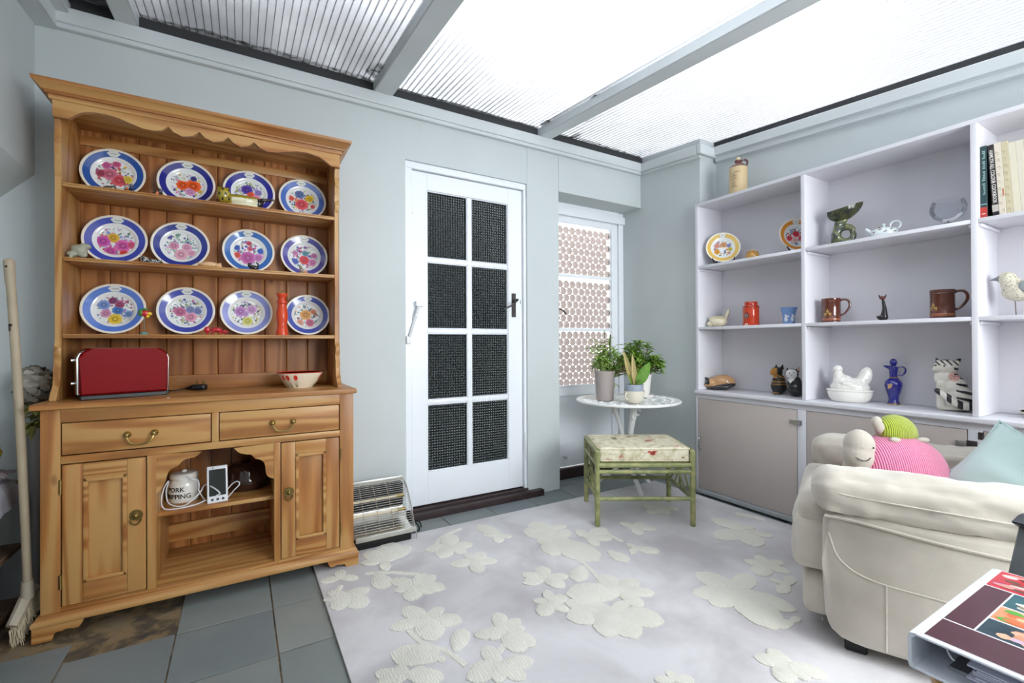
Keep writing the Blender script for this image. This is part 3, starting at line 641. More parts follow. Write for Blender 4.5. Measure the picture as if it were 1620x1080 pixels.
for s, xe in ((1, X0-.018), (-1, X1+.018)):
    P = [(0, 0), (.052, 0), (.054, .018), (.060, .028), (.068, .029), (.074, .025), (.081, .026), (.088, .033), (.098, .032), (.108, .024), (.122, .026), (.130, .038), (.134, .053), (0, .053)]
    m = MB(); m.prism([(xe+s*a, b) for a, b in P], 1, YFr-.016, YFr+.006, .002); m.build('bracket_foot', PX, dr)
    m = MB(); m.prism([(YFr+.0065+a, b) for a, b in P], 0, xe+s*.0005, xe+s*.020, .002); m.build('bracket_foot_side', PY, dr)
    m = MB(); m.box(min(xe, xe+s*.02), max(xe, xe+s*.02), YBk-.07, YBk, 0, .053, .002); m.build('bracket_foot', PX, dr)
# counter with rounded nosing
m = MB(); m.box(-.622, .460, 2.180, 2.592, .795, .8165, .009, 4); m.build('counter_top', PX, dr)
# ---- plate rack
HX0, HX1, HY = -.597, .412, 2.345
P = [(YBk, .8165), (HY-.065, .8165), (HY-.065, .826), (HY-.045, .850), (HY-.022, .872), (HY-.016, .905), (HY-.020, .935), (HY-.006, .962), (HY-.016, .984), (HY-.016, 1.012), (HY-.004, 1.018), (HY+.002, 1.03), (HY+.002, 1.655), (HY-.006, 1.668), (HY-.012, 1.690), (HY-.006, 1.702), (HY, 1.712), (HY-.010, 1.74), (HY-.006, 1.775), (HY-.014, 1.784), (HY-.012, 1.80), (HY-.002, 1.825), (HY-.012, 1.862), (HY-.012, 1.875), (YBk, 1.875)]
for a, b in ((HX0, HX0+.020), (HX1-.020, HX1)): m = MB(); m.prism(P, 0, a, b, .002); m.build('rack_side', PZ, dr)
pc('rack_side_top', PZ, (HX0, HX0+.02, HY-.008, YBk, 1.872, 1.93)); pc('rack_side_top', PZ, (HX1-.02, HX1, HY-.008, YBk, 1.872, 1.93))
nb = 10; bw = (HX1-HX0-.034)/nb
for k in range(nb):
    a = HX0+.017+bw*k; m = MB(); m.box(a+.0011, a+bw-.0011, 2.577, 2.589, .88, 1.93, .0045, 1); m.box(a+bw-.010, a+bw-.006, 2.5755, 2.578, .88, 1.93, .0006); m.build('back_board', BZ, dr)
pc('back_rail', PX, (HX0+.02, HX1-.02, 2.570, 2.589, .8165, .882)); pc('back_rail', PX, (HX0+.02, HX1-.02, 2.568, 2.577, 1.86, 1.90))
for z in (1.636, 1.355, 1.063):
    m = MB(); m.box(HX0+.020, HX1-.020, HY+.004, 2.577, z-.016, z, .002, 2); m.box(HX0+.020, HX1-.020, HY, HY+.008, z-.0065, z-.001, .002, 2); m.box(HX0+.020, HX1-.020, HY+.001, HY+.008, z-.0155, z-.0085, .002, 2); m.build('plate_shelf', PX, dr)
pc('backing_strip', BLACK, (HX0+.015, HX1-.015, 2.5895, 2.5915, .88, 1.93)); pc('rack_top_board', PX, (HX0, HX1, HY-.012, YBk, 1.927, 1.945))
AP = [(-.597, 1.865), (-.552, 1.865), (-.538, 1.882), (-.515, 1.900), (-.485, 1.909), (-.45, 1.911), (-.41, 1.905), (-.37, 1.892), (-.335, 1.881), (-.300, 1.880), (-.272, 1.888), (-.252, 1.911), (-.236, 1.890), (-.205, 1.878), (-.170, 1.888), (-.1465, 1.912), (-.128, 1.890), (-.098, 1.878), (-.065, 1.890), (-.045, 1.912), (-.025, 1.890), (.003, 1.879), (.032, 1.890), (.0525, 1.912), (.072, 1.892), (.105, 1.880), (.145, 1.884), (.185, 1.897), (.225, 1.908), (.27, 1.910), (.32, 1.902), (.352, 1.884), (.372, 1.866), (.412, 1.866)]
m = MB(); m.prism([(-.597, 1.950)]+AP+[(.412, 1.950)], 1, HY-.028, HY-.010, .0008); m.build('scalloped_frieze', PX, dr)
mould([(.006, 1.944), (.018, 1.946), (.020, 1.952), (.026, 1.956), (.030, 1.964), (.040, 1.972), (.046, 1.976), (.048, 1.988), (0, 1.989)], HX0-.0, HX1+.0, HY-.025, YBk, 'cornice_moulding', PX, dr)
pc('cornice_top', PX, (HX0-.04, HX1+.04, HY-.065, YBk, 1.984, 1.990))
mould([(.0, 1.925), (.008, 1.930), (.010, 1.945), (.0, 1.95)], HX0, HX1, HY-.025, YBk, 'cornice_fillet', PX, dr)

# ================================================================== PLATES
def blob(m, cx, cz, r, n, col, y, a0=0, wid=.5):
    m.col = lin(col)
    for k in range(n):
        a = a0+2*PI*k/n; ux, uz = math.cos(a), math.sin(a); px, pz = -uz, ux; P = []
        for i in range(6):
            t = 2*PI*i/6; u = r*(.55+.5*math.cos(t)); v = r*wid*math.sin(t)*.8; P.append((cx+ux*u+px*v, y, cz+uz*u+pz*v))
        m.poly(P)
def bouquet(par, R, pal, seed, y):
    rnd = random.Random(seed); m = MB(); k = R*.62
    for i in range(80):      # sprigs and leaves
        a = rnd.uniform(0, 2*PI); q = k*rnd.uniform(.45, 1.0); cx, cz = q*math.cos(a), R+q*math.sin(a)*.92; m.col = lin(rnd.choice(['#4f7a5e', '#6f9a86', '#3f6a5c', '#93b09c', '#5b6f9a']))
        l = R*rnd.uniform(.05, .13); b = a+rnd.uniform(-.9, .9); ux, uz = math.cos(b), math.sin(b)
        m.poly([(cx-ux*l/2, y, cz-uz*l/2), (cx-uz*l*.22, y, cz+ux*l*.22), (cx+ux*l/2, y, cz+uz*l/2), (cx+uz*l*.22, y, cz-ux*l*.22)])
    for i in range(54):      # small blossoms
        a = rnd.uniform(0, 2*PI); q = k*rnd.uniform(.3, .98); blob(m, q*math.cos(a), R+q*math.sin(a)*.92, R*rnd.uniform(.03, .065), 5, rnd.choice(pal[1]), y-.00015, rnd.uniform(0, 3), .5)
    for i, (c, dx, dz, s) in enumerate(pal[0]):
        dx *= 1.22; dz *= 1.15; s *= 1.12; sh = lambda f, g=0: '#%02x%02x%02x' % tuple(min(255, int(int(c[j:j+2], 16)*f+g)) for j in (1, 3, 5))
        blob(m, dx*R, R+dz*R, s*R*1.08, 9, sh(.85, 38), y-.0003-i*.00002, i, .5); blob(m, dx*R, R+dz*R, s*R*.82, 8, c, y-.00055-i*.00002, i+.4, .5); blob(m, dx*R, R+dz*R, s*R*.52, 7, sh(.84), y-.0008-i*.00002, i+.9, .55)
        blob(m, dx*R, R+dz*R, s*R*.24, 5, sh(.9, 30), y-.00105-i*.00002, 0, .6)
    m.build('flower_print', PRINT, par)
def plate(label, band, pal, seed, R=.1085, group='flower plates on the dresser', rim='#efe8da', ground='#ecefef', name='dinner_plate', cart=.5):
    """stands upright at local origin, face towards -y, bottom edge at z=0"""
    t = thing(name, label, 'plate', group=group); m = MB(); seg = 56
    prof = [(0, .002), (.058, .002), (.0615, .0015), (.066, -.003), (.070, -.0065), (.0765, -.0085), (.0995, -.0158), (.1068, -.0185), (.1085, -.018), (.1078, -.0160), (.098, -.0100), (.070, -.000), (.062, .0065), (.060, .0085), (.056, .0085), (.055, .0065), (0, .0065)]
    cols = [ground]*4+[ground, band, rim, rim, rim]+['#e6e2d8']*8; k = R/.1085; rows = []
    for r, y in prof: rows.append([m.bm.verts.new((r*k*math.cos(2*PI*i/seg), y*k, R+r*k*math.sin(2*PI*i/seg))) for i in range(seg if r else 1)])
    for j in range(len(rows)-1):
        a, b = rows[j], rows[j+1]; vs = []
        m.col = lin(cols[j]) if j != 5 else lin(band)
        for i in range(seg):
            q = (i+1) % seg
            f = m.bm.faces.new((a[0], b[i], b[q])) if len(a) == 1 else (m.bm.faces.new((a[i], a[q], b[0])) if len(b) == 1 else m.bm.faces.new((a[i], a[q], b[q], b[i])))
        m._fin(set(a)|set(b))
    m.build('plate_body', GLAZE, t, angle=60)
    m = MB()                 # cartouche across the band
    m.col = lin('#dfe3df'); n = 18; c = []; py = lambda r: (-.0085-(r/k-.0765)*.317)*k-.0008
    for i in range(n): a = 2*PI*i/n; rr = 1+.10*math.cos(6*a); x = .021*k*rr*math.cos(a)*(.7+cart*.6); z = R+.0885*k+.0120*k*rr*math.sin(a); c.append((x, py(math.hypot(x, z-R)), z))
    m.poly(c); m.col = lin('#7b8580')
    for i in range(7): x = (-.010+.0033*i)*k; Q = R+.088*k; m.poly([(a_, py(math.hypot(a_, b_-R))-.0006, b_) for a_, b_ in ((x, Q-.002*k), (x+.002*k, Q-.002*k), (x+.0023*k, Q+.0022*k), (x+.0004*k, Q+.0016*k))])
    m.build('cartouche', PRINT, t)
    bouquet(t, R*.98, pal, seed, .0012); return t
PAL = {
 'a': ([('#d9505c', .12, -.18, .22), ('#d4718b', -.12, .02, .22), ('#b04a62', -.34, .02, .14), ('#d866a0', -.2, .34, .13), ('#d55c8f', .06, .42, .12), ('#e2c53c', .34, -.12, .14)], ['#a83a5e', '#e7ba3c', '#f4f2ec', '#7a4fa0', '#d9505c']),
 'b': ([('#ee5a1c', .18, .0, .24), ('#ee5a1c', -.12, -.02, .2), ('#d892c4', .1, -.24, .16), ('#e7ba3c', .42, -.2, .09), ('#f2f0e6', -.1, .26, .12), ('#3f3f8a', .18, .3, .1)], ['#3a3a8c', '#d892c4', '#8cc7c4', '#e9c240']),
 'c': ([('#5a3fa6', -.08, .16, .2), ('#e85a38', .04, -.02, .14), ('#e0758c', .2, -.22, .2), ('#8f7cc2', .28, .1, .13)], ['#5a3fa6', '#aebb6c', '#cfd2a0', '#b7a4d6']),
 'd': ([('#e04c58', -.04, -.14, .24), ('#ecc321', .26, .14, .15), ('#6478ad', -.08, .3, .18), ('#e85c4c', -.38, .1, .11), ('#e0605a', .36, -.2, .10)], ['#6478ad', '#ecc321', '#3b5a8c', '#e04c58']),
 'e': ([('#e3b33a', -.08, .12, .17), ('#cf55b4', -.32, -.04, .2), ('#d95cae', .18, -.14, .22), ('#cf4fa0', -.12, -.38, .17), ('#dd3f32', .22, -.4, .12), ('#d8507a', .4, -.08, .14)], ['#b9c2e6', '#d78fd0', '#e35a4c', '#8f9fd8']),
 'f': ([('#e3a3b8', .0, -.3, .2), ('#dc94b4', -.2, .02, .15), ('#dd9bb8', .16, .0, .15), ('#dc9ab4', .3, -.22, .13), ('#6a68b8', -.34, .36, .1)], ['#5c5ab0', '#9fc0b0', '#d4b8d8', '#86b4a8']),
 'g': ([('#c45aa6', -.04, -.22, .26), ('#c878bc', .3, -.2, .17), ('#d35a72', .02, .38, .1), ('#d8607c', .04, .16, .1), ('#3f68c4', -.38, .18, .11), ('#3f6cc8', .38, .08, .12), ('#dd4a38', -.38, -.12, .12)], ['#3f68c4', '#d8607c', '#86b8a8', '#c878bc']),
 'h': ([('#e0414e', .0, -.12, .19), ('#d77ab4', .3, -.2, .15), ('#5668c0', -.32, -.22, .13), ('#5f9aac', .04, .16, .12), ('#cf78b2', .36, .1, .12), ('#d089bc', -.32, .14, .11)], ['#5668c0', '#d77ab4', '#6aa6ac', '#c04a8c']),
 'i': ([('#4f7fc8', .08, .0, .16), ('#ecc832', .02, -.32, .19), ('#7f9ddc', -.28, .18, .17), ('#8a3f70', -.06, .34, .12), ('#a84a72', .12, .2, .13), ('#d490b4', -.22, -.12, .14), ('#7ba0d8', .36, -.12, .12)], ['#c0508c', '#6f90d0', '#93487c', '#d98aac']),
 'j': ([('#c76a92', -.18, .0, .18), ('#dd92ae', .12, -.18, .19), ('#7c88b8', .1, .1, .14), ('#6f7cb4', .32, .05, .13)], ['#56609c', '#b0c080', '#7c88b8', '#c06a94']),
 'k': ([('#c284c8', -.2, .08, .2), ('#cc96d0', .16, .16, .17), ('#cfce62', .02, -.3, .17), ('#c59ad2', -.05, -.02, .12)], ['#5c5f78', '#d8c85a', '#b090c8', '#c8b0a0']),
 'l': ([('#e2a04c', -.06, .04, .22), ('#d2688c', .1, -.3, .17), ('#dfa08a', -.26, -.3, .14), ('#e08a60', .22, .2, .12), ('#b07c58', .3, .1, .08)], ['#7c86a8', '#8aa098', '#d8886a', '#6a8a80']),
}
ROWZ = [1.636, 1.355, 1.063]
PL = [('plate with mid blue band and mixed pink, red and yellow bouquet, top shelf far left', -.456, 0, '#2f5aa8', 'a'),
 ('plate with navy band and two large orange poppies, second on the top shelf', -.209, 0, '#2a2f8c', 'b'),
 ('plate with indigo band and purple flowers behind the yellow cat dish', .038, 0, '#30339a', 'c'),
 ('plate with pale to royal blue band, red and yellow flowers, top shelf far right', .276, 0, '#5777c6', 'd'),
 ('plate with violet blue band and magenta blooms round a yellow daisy, middle shelf far left', -.458, 1, '#4250b4', 'e'),
 ('plate with navy band and pale pink roses, second on the middle shelf', -.229, 1, '#2f3c92', 'f'),
 ('plate with sky blue band and large mauve flower, third on the middle shelf', .039, 1, '#4173bd', 'g'),
 ('plate with purple blue band and one red flower, middle shelf far right', .276, 1, '#5b58aa', 'h'),
 ('plate with cornflower blue band and yellow bloom at the bottom, bottom shelf far left', -.459, 2, '#5a80d6', 'i'),
 ('plate with deep blue band and two pink roses, second on the bottom shelf', -.211, 2, '#4750b0', 'j'),
 ('plate with pale lavender band and lilac flowers, third on the bottom shelf', .028, 2, '#8e97d8', 'k'),
 ('plate with blue band and orange and pink blooms beside the orange grinder', .288, 2, '#4c5cb4', 'l')]
for i, (lb, cx, row, band, pk) in enumerate(PL):
    R = .1085 if i != 11 else .104
    p = plate(lb, band, PAL[pk], 100+i, R); p.location = (cx, 2.512, ROWZ[row]+.0015); p.rotation_euler = (math.radians(-12), math.radians((-2, 1, 0, -3, 2, 0, -2, 1, 0, 1, -1, 2)[i]), 0)

# ================================================================== THINGS ON THE DRESSER
# toaster
t = thing('toaster', 'glossy red long slot toaster on the dresser counter', 'toaster', (-.508, 2.246, .8165), math.radians(19))
L, D, H = .268, .135, .192
m = MB(); rr = .036
def rrect(x0, x1, z0, z1, r, n=6, low=.004):
    P = [(x0, z0), (x1, z0)]
    for cx, a0 in ((x1-r, 0), (x0+r, PI/2)):
        for i in range(n+1): a = a0+PI/2*i/n; P.append((cx+r*math.cos(a), z1-r+r*math.sin(a)))
    return P
m.prism(rrect(.002, L, .018, H, .038), 1, 0, D, .007); RED = plain('red_enamel', '#7d0a10', .40, spec=.10); body = m.build('body', RED, t)
m = MB(); m.box(.004, L-.002, .006, D-.006, .0, .018, .003); m.box(L-.012, L+.010, .03, D-.03, .0, .035, .003); m.build('base', BLACK, t)
m = MB(); m.prism(rrect(-.004, L+.006, .02, H-.004, .036), 1, .02, D-.02, .002); m.build('chrome_band', CHROME, t)
m = MB(); m.box(.04, L-.04, .045, .060, H-.006, H+.001, 0); m.box(.04, L-.04, .075, .090, H-.006, H+.001, 0); m.build('slot', BLACK, t)
m = MB(); 
for z in (.148, .062): m.cone((-.002, .05, z), (-.016, .05, z), .006, .007, 12)
m.build('control_knob', CHROME, t)
t = thing('toaster_plug', 'black three pin plug lying on the dresser counter right of the toaster', 'plug', (-.160, 2.50, .8165), math.radians(-12))
m = MB(); m.sq((0, 0, .013), (.030, .024, .013), (.4, .5)); m.cone((-.025, 0, .012), (-.055, 0, .008), .010, .004); m.build('plug_body', BLACK, t)
m = MB(); m.box(-.012, -.006, -.004, .004, .024, .046, .001); m.box(.014, .019, -.012, -.008, .024, .042, .001); m.box(.014, .019, .008, .012, .024, .042, .001); m.build('pin', BRASS, t)
m = MB(); m.tube(spline([(-.05, 0, .008), (-.08, -.012, .004), (-.105, -.035, .004), (-.125, -.07, .004), (-.12, -.10, .004)], 6), .0028, 6); m.build('flex', BLACK, t)
# tulip bowl
t = thing('tulip_bowl', 'cream square-ish bowl painted with red tulips on the dresser counter', 'bowl', (.243, 2.40, .8165), math.radians(8))
m = MB(); m.col = lin('#ece3cf'); prof = [(0, .004), (.048, .004), (.050, 0), (.056, 0), (.060, .006), (.078, .028), (.095, .056), (.1015, .070)]
inn = [(.1015, .070), (.1025, .0735), (.099, .0735), (.095, .070)]; ins = [(.095, .070), (.086, .050), (.062, .014), (.02, .010), (0, .010)]
ff = lambda a, z: 1+.045*math.cos(4*a)*min(1, z/.03)*-1
m.lathe(prof, 48, f=ff); m.col = lin('#c8402e'); m.lathe(inn, 48, f=ff); m.col = lin('#d98a6a'); m.lathe(ins, 48, f=ff); m.build('bowl_body', GLAZE, t)
m = MB()
def onbowl(a, z, off=.0008):
    K = [(.0, .057), (.006, .060), (.028, .078), (.056, .095), (.070, .1015), (.09, .11)]
    for (z0, r0), (z1, r1) in zip(K, K[1:]):
        if z0 <= z <= z1: r = r0+(r1-r0)*(z-z0)/(z1-z0)
    r = (r+.0014)*ff(a, z); return (r*math.cos(a), r*math.sin(a), z)
for a in (-2.62, -2.36, -2.0, -1.05+.35, -.35, 2.6, 1.9, 1.2):
    m.col = lin('#d83a28'); P = [onbowl(a+.10*math.cos(k*PI/5)*(.9), .050+.013*math.sin(k*PI/5)) for k in range(10)]; m.poly(P)
    m.col = lin('#5f7f3a')
    for s in (-.09, .0, .08): m.poly([onbowl(a+.35*s-.014, .006), onbowl(a+.35*s+.014, .006), onbowl(a+s+.006, .036), onbowl(a+s-.006, .036)])
m.build('tulip_print', PRINT, t)['kind'] = 'stuff'
# yellow cat dish (top shelf)
def cm(hx): return lin(hx)
t = thing('cat_dish', 'yellow and black long cat shaped dish on the top shelf of the dresser', 'dish', (.012, 2.395, 1.636), 0)
def catdish(co):
    if co.x < -.045: return cm('#2a261c') if (math.sin(co.x*260)*math.sin(co.z*150+1) > .55 or co.z > .078) else cm('#a08e2c')
    if co.x > .055 and co.z < .062: return cm('#241f1a')
    return cm('#d8d4b4') if co.z < .036 and co.y < -.008 else cm('#94841f')
organic('dish_body', [('e', (-.075, 0, .045), (.028, .026, .036)), ('c', (-.092, 0, .070), (-.094, 0, .083), .008, .003), ('c', (-.060, 0, .070), (-.058, 0, .083), .008, .003), ('e', (-.01, 0, .028), (.075, .034, .028)), ('e', (.03, .0, .038), (.05, .03, .014)), ('c', (.06, 0, .022), (.075, 0, .045), .018, .010), ('c', (.075, 0, .045), (.120, 0, .052), .008, .005), ('e', (.0, 0, .008), (.07, .03, .008))], .0025, GLAZE, catdish, t)
# glass ornaments (top shelf)
def tinyglass(x, lb, seed):
    r = random.Random(seed); t = thing('glass_ornament', lb, 'ornament', (x, 2.405, 1.636), r.uniform(-.5, .5)); m = MB(); m.ell((0, 0, .010), (.018, .010, .010)); m.cone((-.006, 0, .012), (-.014, 0, .058), .006, .001, 8); m.cone((.006, 0, .012), (.010, 0, .040), .006, .002, 8); m.ell((.012, 0, .028), (.010, .006, .014)); m.build('glass_body', CUTG, t)
    m = MB(); m.col = lin('#d56a3a'); m.ell((.0, -.004, .016), (.007, .004, .009)); m.col = lin('#5a4a70'); m.ell((.014, -.003, .030), (.004, .003, .006)); m.build('colour_core', GLAZE, t)
tinyglass(-.395, 'clear glass bird ornament with pointed tail, left of the other on the top shelf', 1); tinyglass(-.300, 'small clear glass ornament beside the plate with orange poppies', 2)
tag(organic('dark_stone', [('e', (0, 0, .008), (.022, .014, .009)), ('e', (.01, 0, .01), (.012, .012, .010))], .002, GLAZE, lin('#54504a')), 'flat dark stone in front of the top left plate', 'stone').location = (-.447, 2.385, 1.636)
# stone frog
o = organic('stone_frog', [('e', (0, 0, .030), (.026, .024, .020), (0, .5, 0)), ('e', (-.020, 0, .012), (.018, .024, .012)), ('e', (.016, 0, .046), (.019, .016, .013)), ('c', (-.020, -.012, .012), (-.026, -.02, -.006), .009, .005), ('e', (.010, -.014, .012), (.014, .010, .012))], .0022, MATTE, lambda c: tuple(x*(.9+.2*noise.noise(c*90)) for x in lin('#a9a894')))
tag(o, 'grey green stone frog sitting at the left end of the middle plate shelf', 'figurine'); move(o, (-.535, 2.375, 1.357), .2)
def darkbit(c): return lin('#15161c') if noise.noise(c*260) < .08 else lin('#c9c9c4')
o = organic('speckled_figure', [('e', (0, 0, .009), (.032, .010, .010)), ('e', (-.022, 0, .017), (.014, .010, .010)), ('c', (-.028, 0, .020), (-.034, 0, .034), .004, .002), ('c', (.020, 0, .010), (.034, 0, .014), .006, .004)], .0014, GLAZE, darkbit)
tag(o, 'small black and white speckled lying animal between two plates on the middle shelf', 'figurine'); move(o, (-.318, 2.385, 1.3555), 0)
o = organic('sleeping_cat_figure', [('e', (0, 0, .012), (.034, .014, .013)), ('e', (.030, 0, .010), (.016, .013, .011)), ('c', (.040, -.004, .018), (.043, -.004, .024), .003, .001), ('c', (.036, .006, .018), (.038, .006, .024), .003, .001), ('c', (-.030, 0, .012), (-.052, 0, .022), .004, .002)], .0014, GLAZE, lambda c: lin('#5a3a28') if c.x < -.042 else lin('#d9b184'))
tag(o, 'small pale tan stretched out cat figure on the middle shelf', 'figurine'); move(o, (-.115, 2.385, 1.3555), 0)
o = organic('black_cat_figure', [('e', (0, 0, .012), (.018, .009, .011)), ('e', (-.016, 0, .022), (.009, .008, .009)), ('c', (-.020, 0, .028), (-.022, 0, .035), .003, .001), ('c', (-.012, 0, .028), (-.010, 0, .035), .003, .001), ('c', (.016, 0, .012), (.018, 0, .030), .004, .003), ('c', (.018, 0, .030), (.010, 0, .036), .003, .003)], .0012, GLAZE, lin('#18171a'))
tag(o, 'tiny black cat with raised tail on the middle shelf', 'figurine'); move(o, (.052, 2.385, 1.3555), 0)
o = organic('squirrel_figure', [('e', (0, 0, .012), (.012, .010, .013)), ('e', (-.006, 0, .028), (.008, .007, .008)), ('c', (-.010, 0, .034), (-.012, 0, .042), .003, .001), ('e', (.014, 0, .008), (.012, .007, .007))], .0012, GLAZE, lambda c: lin('#c98a60') if c.x > .008 else lin('#8d7a70'))
tag(o, 'tiny grey brown mouse figure on the middle shelf far right', 'figurine'); move(o, (.252, 2.385, 1.3555), 0)
# parrot on wire
t = thing('parrot_ornament', 'red, green and yellow parrot on a thin wire stand on the bottom shelf', 'ornament', (-.342, 2.40, 1.063))
m = MB(); m.col = lin('#5d8b86'); m.cone((0, 0, 0), (0, 0, .010), .016, .010); m.cone((0, 0, .010), (0, 0, .075), .0013, .0013); m.build('stand', MATTE, t)
m = MB(); m.col = lin('#c0242a'); m.ell((.004, 0, .087), (.015, .010, .014)); m.col = lin('#3f7d3a'); m.ell((-.010, .002, .090), (.011, .010, .016)); m.ell((.004, .0, .103), (.010, .008, .006)); m.col = lin('#e8c328'); m.ell((.018, -.002, .086), (.009, .008, .008)); m.ell((.012, -.004, .076), (.006, .004, .006)); m.build('parrot', GLAZE, t)
# red crab
t = thing('glass_crab', 'red glass crab on the bottom plate shelf', 'figurine', (-.090, 2.39, 1.063))
m = MB(); RG = plain('red_glass', '#b81f2c', .08, coat=.6)
m.ell((0, 0, .022), (.022, .012, .011)); m.ell((-.034, -.004, .022), (.012, .009, .014)); m.ell((.030, 0, .014), (.015, .009, .007))
for x in (-.028, -.010, .010, .026): m.cone((x, -.004, .020), (x+.008*(1 if x > 0 else -1), -.008, .001), .0045, .003, 8)
m.build('crab_body', RG, t); m = MB(); m.ell((.038, -.004, .010), (.009, .008, .009)); m.ell((-.016, -.010, .010), (.007, .006, .007)); m.build('clear_claw', CLEAR, t)
# orange grinder
t = thing('pepper_grinder', 'tall orange red wooden pepper grinder on the bottom plate shelf', 'grinder', (.169, 2.42, 1.063))
m = MB(); ORG = plain('orange_lacquer', '#cf4520', .3, coat=.2)
m.lathe([(.027, 0), (.0275, .010), (.026, .020), (.0235, .030), (.0225, .034), (.024, .038), (.021, .044), (.020, .05), (.024, .070), (.0255, .088), (.025, .105), (.0215, .125), (.018, .146), (.019, .149), (.023, .151), (.024, .156), (.023, .161), (.017, .163), (.0155, .170), (.0195, .182), (.024, .190), (.0245, .194), (.023, .197), (0, .1985)], 32); m.build('grinder_body', ORG, t)
m = MB(); m.cone((0, 0, .198), (0, 0, .203), .004, .004); m.ell((0, 0, .206), (.005, .005, .005)); m.build('knob', BRASS, t)
# lard jar
t = thing('lettered_jar', 'white jar lettered PORK DRIPPING on the niche shelf of the dresser', 'jar', (-.207, 2.395, .361))
m = MB(); m.lathe([(.048, 0), (.053, .004), (.056, .02), (.0565, .06), (.054, .078), (.050, .088), (.046, .092), (.046, .096), (.051, .098), (.051, .106), (.045, .110), (.043, .108), (0, .106)], 40); m.build('jar_body', CHINA, t)
m = MB(); m.lathe([(.049, .107), (.050, .113), (.044, .119), (.02, .122), (0, .122)], 36); m.ell((0, 0, .125), (.010, .010, .006)); m.build('lid', CHINA, t)
INK = plain('black_ink', '#1b1a1c', .5)
def wrapx(R, z0, a0): return lambda c: Vector(((R+c.z)*math.cos(a0+c.x/R), (R+c.z)*math.sin(a0+c.x/R), z0+c.y))
text('PORK', .026, INK, t, bend=wrapx(.0568, .058, math.radians(-118)), depth=.0006); text('DRIPPING', .026, INK, t, bend=wrapx(.0568, .030, math.radians(-118)), depth=.0006)
# monitor and its lead
t = thing('baby_monitor', 'white handset with dark screen and three buttons standing on the niche shelf', 'monitor', (-.083, 2.285, .361), math.radians(-4)); t.rotation_euler = (math.radians(-10), 0, math.radians(6))
m = MB(); m.box(-.037, .037, 0, .014, 0, .150, .006, 3); b_ = m.build('case', WPLAST, t)
m = MB(); m.box(-.030, .030, -.0008, .002, .028, .136, .001); m.build('screen', plain('dark_screen', '#2b2f2c', .08), t)
for x in (-.019, 0, .019): m = MB(); m.box(x-.0045, x+.0045, -.001, .002, .009, .018, .001); m.build('button', plain('button_blue_grey', '#1f2a3c', .3) if 'BB' not in CUR else CUR['BB'], t); CUR['BB'] = bpy.data.materials['button_blue_grey']
m = MB(); m.box(-.017, -.014, -.0012, .0005, .139, .145, 0); m.build('mark', INK, t)
t = thing('charging_lead', 'white lead draped round the jar and handset on the niche shelf', 'cable', (-.20, 2.33, .361), world=True)
m = MB(); m.tube(spline([(-.128, 2.30, .372), (-.16, 2.285, .366), (-.215, 2.272, .364), (-.26, 2.285, .366), (-.275, 2.31, .39), (-.27, 2.335, .435), (-.255, 2.345, .462), (-.262, 2.335, .42), (-.25, 2.32, .375), (-.2, 2.30, .3645), (-.15, 2.315, .40), (-.13, 2.33, .43), (-.10, 2.28, .428), (-.075, 2.262, .405), (-.088, 2.27, .395)], 8), .0026, 6)
m.tube(spline([(-.19, 2.335, .475), (-.175, 2.33, .462), (-.155, 2.325, .455), (-.15, 2.32, .435), (-.15, 2.32, .41), (-.13, 2.32, .37), (-.12, 2.315, .367), (-.10, 2.31, .366)], 8), .0022, 6)
m.tube(spline([(-.052, 2.31, .40), (-.03, 2.31, .425), (-.012, 2.305, .433), (-.005, 2.30, .42), (-.025, 2.295, .40), (-.045, 2.30, .375), (-.055, 2.30, .3645)], 8), .0022, 6)
m.build('lead', WPLAST, t)
# casserole
t = thing('lidded_casserole', 'dark brown glazed lidded casserole at the right of the niche shelf', 'casserole', (.022, 2.46, .361))
m = MB(); BRW = plain('brown_glaze', '#3a231a', .1, coat=.6, var=.3, varscale=9)
m.lathe([(.07, 0), (.080, .004), (.088, .02), (.092, .034), (.095, .036), (.095, .042), (.088, .044), (0, .044)], 40); m.build('pot', BRW, t)
m = MB(); m.lathe([(.092, .043), (.092, .049), (.086, .060), (.082, .085), (.074, .104), (.055, .116), (.03, .121), (0, .122)], 40); m.ell((0, 0, .128), (.02, .02, .008)); m.build('lid', BRW, t)

# ================================================================== ELECTRIC HEATER
t = thing('electric_heater', 'silver electric bar heater with wire guard on the floor beside the dresser', 'heater', (.55, 2.45, 0), world=True)
HXa, HXb = .477, .775
m = MB(); m.box(HXa, HXb-.015, 2.318, 2.55, 0, .052, .006); m.box(HXa, HXb, 2.50, 2.56, .02, .26, .01); m.build('base', BLACK, t)
prof = spline([(0, 2.535, .275), (0, 2.525, .20), (0, 2.50, .13), (0, 2.45, .09), (0, 2.38, .070), (0, 2.325, .062)], 5)
def sheetx(m, prof, xa, xb, th=.0015):
    rows = [[m.bm.verts.new((x, p.y+d, p.z+d*.6)) for p in prof] for x in (xa, xb) for d in (0, th)]
    n = len(prof)
    for i in range(n-1): m.bm.faces.new((rows[0][i], rows[0][i+1], rows[2][i+1], rows[2][i])); m.bm.faces.new((rows[1][i], rows[3][i], rows[3][i+1], rows[1][i+1]))
    m._fin([v for r in rows for v in r])
m = MB(); sheetx(m, prof, HXa, HXb-.006); m.build('reflector', plain('polished_reflector', '#d8d4ca', .22, 1), t)
guard = spline([(0, 2.515, .283), (0, 2.47, .262), (0, 2.415, .215), (0, 2.37, .155), (0, 2.335, .11), (0, 2.315, .076)], 8)
WIRE = plain('chromed_wire', '#d3d2cc', .25, .8)
gl = sum((guard[i+1]-guard[i]).length for i in range(len(guard)-1))
def along(P, d):
    for i in range(len(P)-1):
        l = (P[i+1]-P[i]).length
        if d <= l: return P[i]+(P[i+1]-P[i])*(d/l)
        d -= l
    return P[-1]
